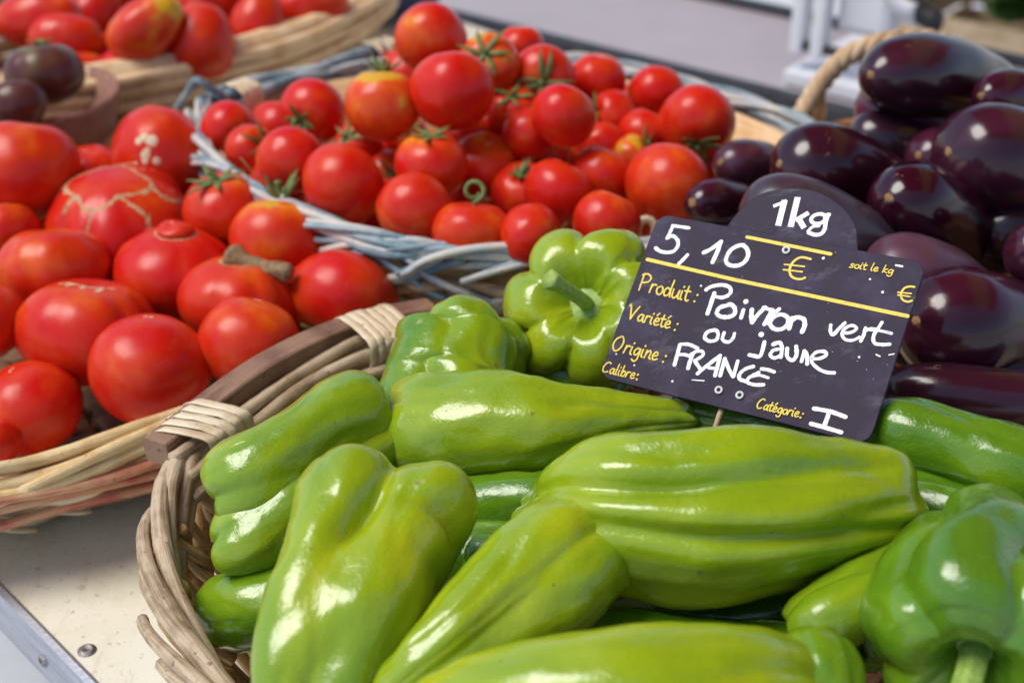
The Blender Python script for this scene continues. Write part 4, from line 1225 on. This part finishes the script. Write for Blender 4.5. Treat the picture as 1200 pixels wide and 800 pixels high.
GD = 'plum tomatoes in the split wood basket'
td = [
 T(50, 22, 30, .135, 'long pointed plum tomato at the far left of its basket', ax=(1, .1, .2), long=1.55, point=.25, o=.0),
 T(78, 46, 27, .125, 'plum tomato behind the dark tomatoes in the bowl', ax=(.9, .1, .1), long=1.5, o=.06),
 T(172, 32, 30, .150, 'ribbed orange plum tomato lying slantwise on top', ax=(.75, .6, .1), long=1.55, ribs=5, rib=.14, o=.32, sh=.5),
 T(235, 48, 36, .128, 'squat heart shaped plum tomato above the wooden rim', ax=(.15, 1, .1), long=1.2, o=.08, ribs=3, rib=.05),
 T(303, 27, 29, .120, 'upright plum tomato right of the heart shaped one', ax=(.2, 1, .1), long=1.3, o=.06),
 T(366, 8, 30, .120, 'rightmost plum tomato beside the wooden rim', ax=(1, .3, .1), long=1.4, o=.1),
 T(112, 64, 21, .110, 'small plum tomato between the bowl and the ribbed orange one', ax=(.5, .8, 0), long=1.3, o=-.02),
 T(144, 86, 26, .105, 'blunt plum tomato low against the wooden rim', ax=(.6, .7, -.2), long=1.25, o=-.05),
 T(188, 80, 19, .10, 'small dark red plum tomato in the gap by the rim', ax=(.6, .7, -.2), long=1.25, o=-.1),
 T(112, 14, 27, .125, 'deep red plum tomato behind the ribbed orange one', ax=(.4, .9, 0), long=1.3, o=-.12),
 T(250, 0, 26, .13, 'plum tomato at the top edge above the heart shaped one', ax=(.8, .4, 0), long=1.4, o=.02),
 T(160, -12, 26, .13, 'plum tomato at the top edge behind the ribbed one', ax=(.8, .4, 0), long=1.4, o=.0),
 T(330, -22, 26, .13, 'plum tomato cut by the top edge of the picture', ax=(.8, .4, 0), long=1.4, o=.05),
 T(60, -15, 26, .13, 'plum tomato cut by the top left edge', ax=(.8, .4, 0), long=1.4, o=.0),
 T(205, 62, 22, .10, 'plum tomato deep in the split wood basket', ax=(1, .3, 0), long=1.3),
 T(270, 35, 22, .10, 'plum tomato deep in the split wood basket', ax=(1, .3, 0), long=1.3),
 T(95, 85, 22, .10, 'plum tomato deep in the split wood basket', ax=(1, .3, 0), long=1.3),
 T(205, 8, 26, .09, 'plum tomato deep in the split wood basket', ax=(1, .3, 0), long=1.3),
]
for s in td: s['r'] *= 1.1; s['long'] *= 1.08
for s in settle(td, slack=.9): put_tomato(s, GD, 'plum_tomato')

# --- bowl of dark tomatoes
def bowl():
    c = at(40, 118, .116); c.z = 0.0
    t = plain_material('mauve_clay', (0.22, 0.095, 0.060), (0.36, 0.18, 0.125), .75, 120, .0012)
    root = empty('clay_bowl', c, 'small rough clay bowl of dark tomatoes at the left edge', 'bowl')
    prof = [(.030, .050), (.042, .050), (.054, .064), (.068, .090), (.077, .120), (.0755, .125), (.071, .121), (.065, .098), (.052, .078), (.035, .060), (.001, .058)]
    rows = [[c + Vector((math.cos(2 * PI * k / 48) * r, math.sin(2 * PI * k / 48) * r, z + .0015 * noise.noise(Vector((k * .4, z * 90, 0))))) for k in range(48)] for r, z in prof]
    MB().grid(rows, True, True, True).build('body', t, root)
    rows = [[c + Vector((math.cos(2 * PI * k / 40) * r, math.sin(2 * PI * k / 40) * r, z)) for k in range(40)] for r, z in ((.044, 0), (.048, .003), (.036, .030), (.033, .051))]
    MB().grid(rows, True, True, True).build('foot', t, root)
    return c
bc = bowl()
for s in settle([T(54, 86, 45, .150, 'dark brown ribbed tomato with a green stem patch in the bowl', flat=.80, ribs=5, rib=.10, ax=(-.08, 1, .25), o=.25, sh=1.0, cal=1, cl=.22, sl=.1),
                 T(20, 122, 33, .143, 'smaller dark red tomato in front in the bowl', ax=(-.2, 1, .1), o=.2, sh=.5)]):
    put_tomato(s, 'dark tomatoes in the clay bowl', 'dark_tomato', 'black_tomato')

# ------------------------------------------------------------------ price sign
def price_sign():
    Wd, Hd = .155, .155 * .655
    X = (RGT * .8686 + UPV * -.2137 + FWD * -.5115).normalized()
    Y = (RGT * .3604 + UPV * .8783 + FWD * .1969)
    Y = (Y - X * Y.dot(X)).normalized()
    N = X.cross(Y)
    C = CAM + RGT * (.1269 * .155 / .15) + UPV * (.0102 * .155 / .15) + FWD * (.7374 * .155 / .15)
    def on(px, py, h=0.0):                            # where a sight line meets the sign's face, raised by h
        r = ray(px, py)
        o = C + N * h
        t = (o - CAM).dot(N) / r.dot(N)
        return CAM + r * t
    root = empty('price_sign', C - Y * (Hd / 2 + .06), 'dark slate price card for green peppers, handwritten in white, on a spike', 'sign')
    t = NT('slate_plastic')
    ob = t.obj()
    f = t.noise(ob, 35, 5, .65)
    col = t.ramp(f, [(.32, (.015, .009, .022)), (.52, (.030, .021, .043)), (.70, (.062, .050, .084))])
    sm = t.ramp(t.noise(t.mapv(ob, (20, 60, 60)), 1.0, 5, .7), [(.56, 0), (.80, .4)])
    col = t.mix(sm, col, (.30, .29, .34))
    dots = t.ramp(t.voro(ob, 260), [(.05, .7), (.09, 0.0)])
    keep = t.ramp(t.noise(ob, 90, 2), [(.56, 0.0), (.62, 1.0)])
    col = t.mix(t.math('MULTIPLY', dots, keep), col, (.55, .54, .58))
    t.set(Base_Color=col, Roughness=t.ramp(f, [(.3, .5), (.7, .68)]), IOR=1.28)
    t.bump(t.noise(ob, 300, 3), .0003, .4)
    th = N * -.0022
    def rounded(w, h, r):
        pts = []
        for sx, sy, a0 in ((1, 1, 0), (-1, 1, 90), (-1, -1, 180), (1, -1, 270)):
            for k in range(7):
                a = R(a0 + 15 * k)
                pts.append(C + X * (sx * (w / 2 - r) + r * math.cos(a)) + Y * (sy * (h / 2 - r) + r * math.sin(a)))
        return pts
    MB().poly_slab(rounded(Wd, Hd, .0075), th).build('board', t.m, root, smooth=False, bevel=.0004)
    arch = [(853, 264), (860, 254), (872, 241), (884, 231.4), (897.5, 225), (913.5, 221.8), (935, 221), (953.6, 223.5), (971, 231), (987, 242.5), (998, 256), (1003.5, 270), (1005, 296)]
    P = catmull([on(*p, -.0035) for p in arch], 40)
    P += [on(1002, 318, -.0035), on(846, 290, -.0035)]
    MB().poly_slab(P[::-1], N * -.002).build('weight_tab', t.m, root, smooth=False, bevel=.0004)
    wt = NT('white_marker')
    ob = wt.obj()
    ch = wt.ramp(wt.math('ADD', wt.math('MULTIPLY', wt.noise(ob, 420, 4, .7), .55), wt.math('MULTIPLY', wt.noise(ob, 110, 3, .6), .5)), [(.36, .35), (.50, 1.0)])
    wt.set(Base_Color=wt.mix(ch, (.35, .34, .40), (.88, .88, .90)), Roughness=.6)
    yl = NT('yellow_print')
    yc = yl.ramp(yl.noise(yl.obj(), 500, 3, .7), [(.32, .45), (.5, 1.0)])
    yl.set(Base_Color=yl.mix(yc, (.25, .20, .08), (.80, .58, .03)), Roughness=.5)
    cnt = [0]
    def stroke(mb, pts, w, h0, smooth=True, round_=True, closed=False, jit=.10):
        # a flat painted stroke a fraction of a millimetre proud of the card; w in picture pixels
        cnt[0] += 1
        h = h0 + .0000028 * cnt[0]
        if smooth and len(pts) > 2: S = catmull([Vector((x, y, 0)) for x, y in pts], 6 * len(pts), closed)
        else:
            S = [Vector((x, y, 0)) for x, y in pts]
        Q = [on(p.x, p.y, h) for p in S]
        if closed: Q.append(Q[0].copy())
        ww = w / FPX * (Q[0] - CAM).dot(FWD) / 2
        Lr, Rr = [], []
        n = len(Q)
        for i in range(n):
            Tn = (Q[min(n - 1, i + 1)] - Q[max(0, i - 1)])
            if closed and i in (0, n - 1): Tn = Q[1] - Q[n - 2]
            Tn.normalize()
            Sd = N.cross(Tn)
            q = ww * (1 + jit * noise.noise(Q[i] * 900))
            Lr.append(Q[i] + Sd * q); Rr.append(Q[i] - Sd * q)
        b = len(mb.v)
        mb.v += Lr + Rr; mb.a += [(0, 0, 0)] * (2 * n)
        for i in range(n - 1): mb.f.append((b + i, b + n + i, b + n + i + 1, b + i + 1))
        if round_ and not closed:
            for e, s in ((0, -1), (n - 1, 1)):
                Tn = (Q[1] - Q[0]) if e == 0 else (Q[-1] - Q[-2])
                Tn.normalize(); Sd = N.cross(Tn)
                b2 = len(mb.v)
                for k in range(9):
                    a = -PI / 2 + PI * k / 8
                    mb.v.append(Q[e] + Sd * (ww * math.sin(a)) + Tn * (s * ww * math.cos(a)))
                    mb.a.append((0, 0, 0))
                idx = tuple(b2 + k for k in range(9))
                mb.f.append(idx if s < 0 else idx[::-1])
    def dot(mb, p, r, h0):
        cnt[0] += 1
        b = len(mb.v)
        q = on(p[0], p[1], h0 + .0000028 * cnt[0]); rr = r / FPX * (q - CAM).dot(FWD)
        for k in range(12):
            a = 2 * PI * k / 12
            mb.v.append(q + (X * math.cos(a) + Y * math.sin(a)) * rr * (1 + .15 * noise.noise(Vector((k, p[0], p[1])))))
            mb.a.append((0, 0, 0))
        mb.f.append(tuple(b + k for k in range(12)))
    Z1, Z5, Z6, Z7, Z8 = (740, 240, 7.475), (780, 320, 6.667), (900, 350, 6.667), (860, 420, 6.667), (960, 280, 7.475)
    Z2, Z3, Z4, Z0 = (860, 200, 7.475), (700, 310, 7.475), (690, 370, 7.475), (690, 200, 2.424)
    def tr(z, pts): return [(z[0] + x / z[2], z[1] + y / z[2]) for x, y in pts]
    WP, WN, WO, WG = MB(), MB(), MB(), MB()
    W = WP
    def hw(z, pts, w, **k): stroke(W, tr(z, pts), w / z[2], .00012, jit=.22, **k)
    # price
    hw(Z1, [(360, 183), (435, 193), (502, 203)], 30); hw(Z1, [(362, 190), (338, 240), (312, 292)], 30)
    hw(Z1, [(312, 292), (360, 272), (404, 310), (405, 360), (370, 405), (310, 417), (250, 405), (212, 378)], 32)
    hw(Z1, [(490, 438), (452, 480), (415, 515)], 32)
    hw(Z1, [(632, 418), (700, 385), (785, 322)], 36); hw(Z1, [(785, 322), (752, 410), (710, 502)], 38)
    hw(Z1, [(965, 352), (1010, 385), (1022, 440), (990, 500), (930, 532), (860, 527), (828, 490), (845, 430), (890, 380)], 38, closed=True)
    W = WN                                            # Poivron
    hw(Z5, [(316, 130), (360, 104), (440, 92), (496, 108), (510, 140), (490, 172), (440, 190), (385, 182)], 30); hw(Z5, [(380, 158), (355, 235), (328, 314)], 36)
    hw(Z5, [(480, 252), (425, 268), (400, 310), (430, 338), (490, 342), (538, 318), (538, 270), (505, 242)], 34, closed=True)
    hw(Z5, [(608, 288), (590, 348)], 32); dot(W, tr(Z5, [(626, 222)])[0], 3.2, .00012)
    hw(Z5, [(674, 285), (670, 340), (676, 384)], 36); hw(Z5, [(676, 384), (722, 322), (778, 268)], 34)
    hw(Z5, [(765, 268), (800, 280), (838, 288)], 30); hw(Z5, [(832, 290), (805, 340), (772, 398)], 34); hw(Z5, [(888, 280), (845, 318), (802, 392)], 30)
    hw(Z5, [(900, 322), (842, 345), (816, 395), (850, 435), (910, 435), (955, 395), (952, 345)], 34, closed=True)
    hw(Z5, [(988, 350), (965, 432)], 36); hw(Z5, [(975, 385), (1020, 345), (1078, 360), (1086, 410), (1066, 458)], 36)
    WV = W = MB()                                     # vert
    hw(Z6, [(490, 205), (488, 255), (508, 280), (558, 230), (600, 188)], 28)
    hw(Z6, [(588, 268), (650, 262), (692, 232), (660, 208), (608, 226), (578, 272), (602, 316), (660, 324), (715, 300)], 26)
    hw(Z6, [(762, 228), (745, 290), (724, 330)], 28); hw(Z6, [(752, 255), (800, 234), (850, 240)], 26)
    hw(Z6, [(890, 185), (858, 235), (825, 290), (832, 345), (890, 357), (950, 355)], 28); hw(Z6, [(800, 242), (880, 250), (965, 270)], 24)
    WU = W = MB()                                     # ou jaune
    hw(Z5, [(390, 445), (330, 458), (305, 500), (340, 530), (395, 520), (410, 475)], 30, closed=True)
    hw(Z5, [(457, 465), (445, 518), (488, 538), (525, 510), (538, 472)], 28)
    WJ = W = MB()
    dot(W, tr(Z5, [(748, 478)])[0], 3.4, .00012)
    hw(Z5, [(772, 538), (757, 600), (735, 650), (690, 645), (655, 638)], 32)
    hw(Z5, [(840, 556), (888, 542), (910, 582), (900, 655)], 32); hw(Z5, [(900, 592), (842, 602), (818, 640), (850, 662), (896, 645)], 28)
    hw(Z5, [(950, 588), (950, 650), (990, 680), (1022, 640), (1020, 572)], 32)
    hw(Z5, [(1062, 688), (1084, 608)], 30); hw(Z5, [(1084, 608), (1104, 640), (1106, 708)], 32)
    hw(Z6, [(345, 468), (402, 466), (454, 440), (440, 412), (380, 416), (342, 455), (346, 500), (400, 550), (460, 574), (518, 578)], 28)
    W = WO                                            # FRANCE
    hw(Z5, [(112, 560), (90, 640), (70, 715)], 32); hw(Z5, [(112, 556), (180, 556), (250, 586)], 28); hw(Z5, [(96, 636), (150, 636), (190, 650)], 26)
    hw(Z5, [(212, 636), (190, 690), (176, 742)], 32); hw(Z5, [(192, 640), (240, 610), (288, 612), (288, 645), (228, 682)], 28); hw(Z5, [(228, 684), (248, 715), (270, 745)], 30)
    hw(Z4, [(952, 505), (1040, 432), (1150, 348)], 34); hw(Z4, [(1150, 348), (1130, 430), (1106, 522)], 36); hw(Z4, [(1050, 455), (1130, 462)], 28)
    stroke(W, [(849.5, 420), (844, 440)], 4.6, .0003); stroke(W, [(850, 421.5), (854, 432), (859, 441)], 4.4, .0003); stroke(W, [(864.5, 423), (859.5, 441)], 4.4, .0003)
    hw(Z7, [(152, 62), (92, 80), (46, 120), (46, 160), (98, 178)], 30)
    hw(Z7, [(215, 80), (262, 86), (315, 104)], 28); hw(Z7, [(195, 108), (120, 148), (106, 184), (160, 204), (232, 204)], 28); hw(Z7, [(140, 140), (200, 130), (268, 150)], 24)
    W = WG                                            # I
    hw(Z7, [(626, 390), (750, 412), (872, 455)], 34); hw(Z7, [(745, 420), (710, 515)], 38); hw(Z7, [(602, 508), (720, 540), (838, 575)], 34)
    W = WF = MB()                                     # stray flecks
    for z, p, r in ((Z6, (712, 455), 1.5), (Z8, (555, 465), 1.7), (Z8, (445, 352), 1.4), (Z8, (36, 168), 1.8), (Z4, (732, 572), 1.4), (Z3, (908, 186), 1.3), (Z4, (398, 432), 1.1), (Z4, (240, 334), 1.0)):
        dot(W, tr(z, [p])[0], r, .00012)
    for z, a, b, w in ((Z6, (845, 435), (875, 450), 11), (Z6, (945, 438), (985, 430), 10), (Z8, (672, 230), (728, 240), 18), (Z4, (905, 560), (1010, 568), 10)):
        hw(z, [a, b], w)
    for nm, w_ in (('price_writing', WP), ('product_writing', WN), ('product_writing', WV), ('product_writing', WU), ('product_writing', WJ), ('chalk_flecks', WF), ('origin_writing', WO), ('grade_writing', WG)): w_.build(nm, wt.m, root, smooth=False)
    # printed 1kg
    K = MB()
    def pk(pts, w, **k): stroke(K, tr(Z2, pts), w / Z2[2], -.00345, jit=0, **k)
    pk([(345, 312), (405, 290), (462, 262)], 32, smooth=False, round_=False); pk([(445, 258), (388, 482)], 54, smooth=False, round_=False)
    pk([(560, 232), (497, 492)], 54, smooth=False, round_=False); pk([(655, 368), (540, 436)], 42, smooth=False, round_=False); pk([(562, 412), (616, 502)], 48, smooth=False, round_=False)
    pk([(745, 380), (700, 395), (676, 430), (700, 460), (750, 462), (790, 440), (800, 400), (775, 382)], 34, closed=True)
    pk([(826, 384), (806, 450), (795, 510), (768, 550), (715, 562), (655, 542)], 36)
    pk([(770, 388), (850, 384)], 26, smooth=False, round_=False)
    pk([(650, 530), (690, 492), (745, 484)], 26)
    wp = plain_material('white_print', (.82, .82, .84), (.88, .88, .90), .5, 200, 0)
    K.build('printed_weight', wp, root, smooth=False)
    # yellow print
    G = MB()
    stroke(G, [(758.7, 304), (860, 327.5), (960, 348.5), (1063.5, 370.3)], 4.4, .0002, smooth=False, jit=0)
    stroke(G, [(875.5, 277.7), (973.3, 297.6)], 4.2, .0002, smooth=False, jit=0)
    def yz(z, pts, w): stroke(G, tr(z, pts), w / z[2], .0002, jit=0)
    yz(Z0, [(630, 251), (602, 246), (580, 260), (570, 283), (578, 302), (600, 308), (614, 304)], 7.0); yz(Z0, [(556, 266), (612, 272)], 5); yz(Z0, [(553, 281), (606, 287)], 5)
    yz(Z8, [(834, 420), (790, 416), (745, 432), (716, 480), (730, 530), (775, 549), (812, 540)], 19); yz(Z8, [(690, 466), (806, 478)], 14); yz(Z8, [(690, 490), (796, 504)], 14)
    GL = {   # slanted hand-lettered print; unit = cap height
     'P': (.62, [[(0.05, 0), (.12, .5), (.2, 1)], [(.1, .9), (.4, 1.02), (.62, .85), (.5, .58), (.16, .46)]]),
     'V': (.66, [[(.0, .92), (.1, .98), (.22, 0)], [(.22, 0), (.42, .5), (.68, 1.02)]]),
     'O': (.78, [[(.45, 1.0), (.15, .75), (.05, .3), (.25, 0), (.52, .2), (.66, .65), (.55, .98), (.4, 1.0)]]),
     'C': (.62, [[(.62, .9), (.5, 1.0), (.25, .85), (.06, .4), (.16, .03), (.5, .12)]]),
     'r': (.36, [[(.02, 0), (.12, .5)], [(.08, .3), (.22, .5), (.36, .5)]]),
     'o': (.42, [[(.26, .5), (.06, .35), (.06, .08), (.22, .0), (.38, .18), (.36, .44), (.24, .5)]]),
     'd': (.46, [[(.36, .42), (.2, .5), (.04, .25), (.1, .02), (.3, .12), (.42, .5)], [(.52, 1.0), (.4, .4), (.4, .0)]]),
     'u': (.46, [[(.08, .5), (.04, .12), (.16, 0), (.34, .2), (.44, .5)], [(.44, .5), (.38, .1), (.46, 0)]]),
     'i': (.22, [[(.1, .5), (.05, .1), (.14, 0)], [(.16, .74), (.18, .78)]]),
     't': (.3, [[(.2, .85), (.1, .2), (.16, 0), (.28, .05)], [(.0, .55), (.34, .58)]]),
     'a': (.46, [[(.38, .45), (.22, .5), (.05, .25), (.1, .02), (.28, .1), (.4, .48)], [(.4, .48), (.36, .1), (.46, 0)]]),
     'e': (.4, [[(.08, .24), (.32, .32), (.34, .48), (.2, .52), (.05, .25), (.14, 0), (.38, .1)]]),
     'g': (.46, [[(.38, .45), (.22, .5), (.05, .25), (.12, .04), (.3, .14), (.42, .48)], [(.42, .48), (.34, -.2), (.16, -.38), (.0, -.28)]]),
     'n': (.46, [[(.04, 0), (.12, .5)], [(.09, .28), (.28, .52), (.38, .4), (.34, .08), (.44, 0)]]),
     'l': (.2, [[(.2, 1.0), (.06, .2), (.14, 0)]]),
     'b': (.42, [[(.18, 1.0), (.04, .02)], [(.06, .2), (.25, .5), (.4, .35), (.3, .05), (.08, .02)]]),
     's': (.36, [[(.36, .48), (.16, .48), (.14, .32), (.3, .2), (.22, .02), (.02, .04)]]),
     'k': (.42, [[(.2, 1.0), (.04, 0)], [(.4, .52), (.1, .26), (.38, .0)]]),
     "'": (0, [[(-.26, .72), (-.12, .9)]]), ' ': (.28, []),
    }
    def word(text, b0, b1, cap, z, w):
        p0, p1 = [Vector((*tr(z, [b])[0], 0)) for b in (b0, b1)]
        tot = sum(GL[c][0] + .03 for c in text)
        e = (p1 - p0) / tot
        v = Vector((cap[0], cap[1], 0)) / z[2]
        x = 0
        for c in text:
            for pl in GL[c][1]:
                pts = [p0 + e * (x + q[0]) + v * q[1] for q in pl]
                stroke(G, [(p.x, p.y) for p in pts], w, .0002, jit=.05)
            x += GL[c][0] + .03
    word('Produit', (358, 220), (800, 322), (28, -148), Z3, 2.0)
    word("Varie'te'", (262, 468), (640, 562), (26, -118), Z3, 2.0)
    word('Origine', (195, 298), (600, 392), (36, -130), Z4, 2.0)
    word('Calibre', (112, 488), (400, 552), (24, -92), Z4, 1.6)
    word("Cate'gorie", (172, 385), (505, 458), (22, -78), Z7, 1.7)
    word('soit le kg', (262, 248), (650, 306), (14, -66), Z8, 1.5)
    for z, p in ((Z3, (850, 322)), (Z3, (878, 266)), (Z3, (678, 572)), (Z3, (704, 520)), (Z4, (650, 402)), (Z4, (676, 352)), (Z4, (420, 556)), (Z4, (430, 515)), (Z7, (520, 460)), (Z7, (540, 431))):
        dot(G, tr(z, [p])[0], 1.35, .0002)
    G.build('printed_lettering', yl.m, root, smooth=False)
    # eyelets
    em = plain_material('white_eyelet', (.55, .54, .52), (.75, .74, .72), .5, 300, .0003)
    dm = plain_material('eyelet_hole', (.01, .01, .012), (.02, .02, .02), .8, 300, 0)
    for px, py in ((921.3, 293), (842.3, 456.8), (866.8, 462.8)):
        q = on(px, py, .0006)
        ring = [q + (X * math.cos(a) + Y * math.sin(a)) * .0017 for a in [2 * PI * k / 20 for k in range(20)]]
        ey = MB().tube(ring, .0007, 8, closed=True).build('eyelet', em, root)
        mb = MB(); mb.poly_slab([q - N * .0001 + (X * math.cos(a) + Y * math.sin(a)) * .0012 for a in [2 * PI * k / 16 for k in range(16)]], N * -.0002)
        mb.build('hole', dm, ey, origin=Vector(root.location), smooth=False)
    # spike behind the card
    b = on(846, 478, -.0045)
    pm = plain_material('wooden_spike', (.36, .24, .13), (.55, .40, .25), .6, 200, .0004)
    q1 = b + Y * .03
    q0 = b - Y * .09
    MB().tube([q1, b, q0], [.0016, .0016, .0008], 10).build('spike', pm, root)
price_sign()
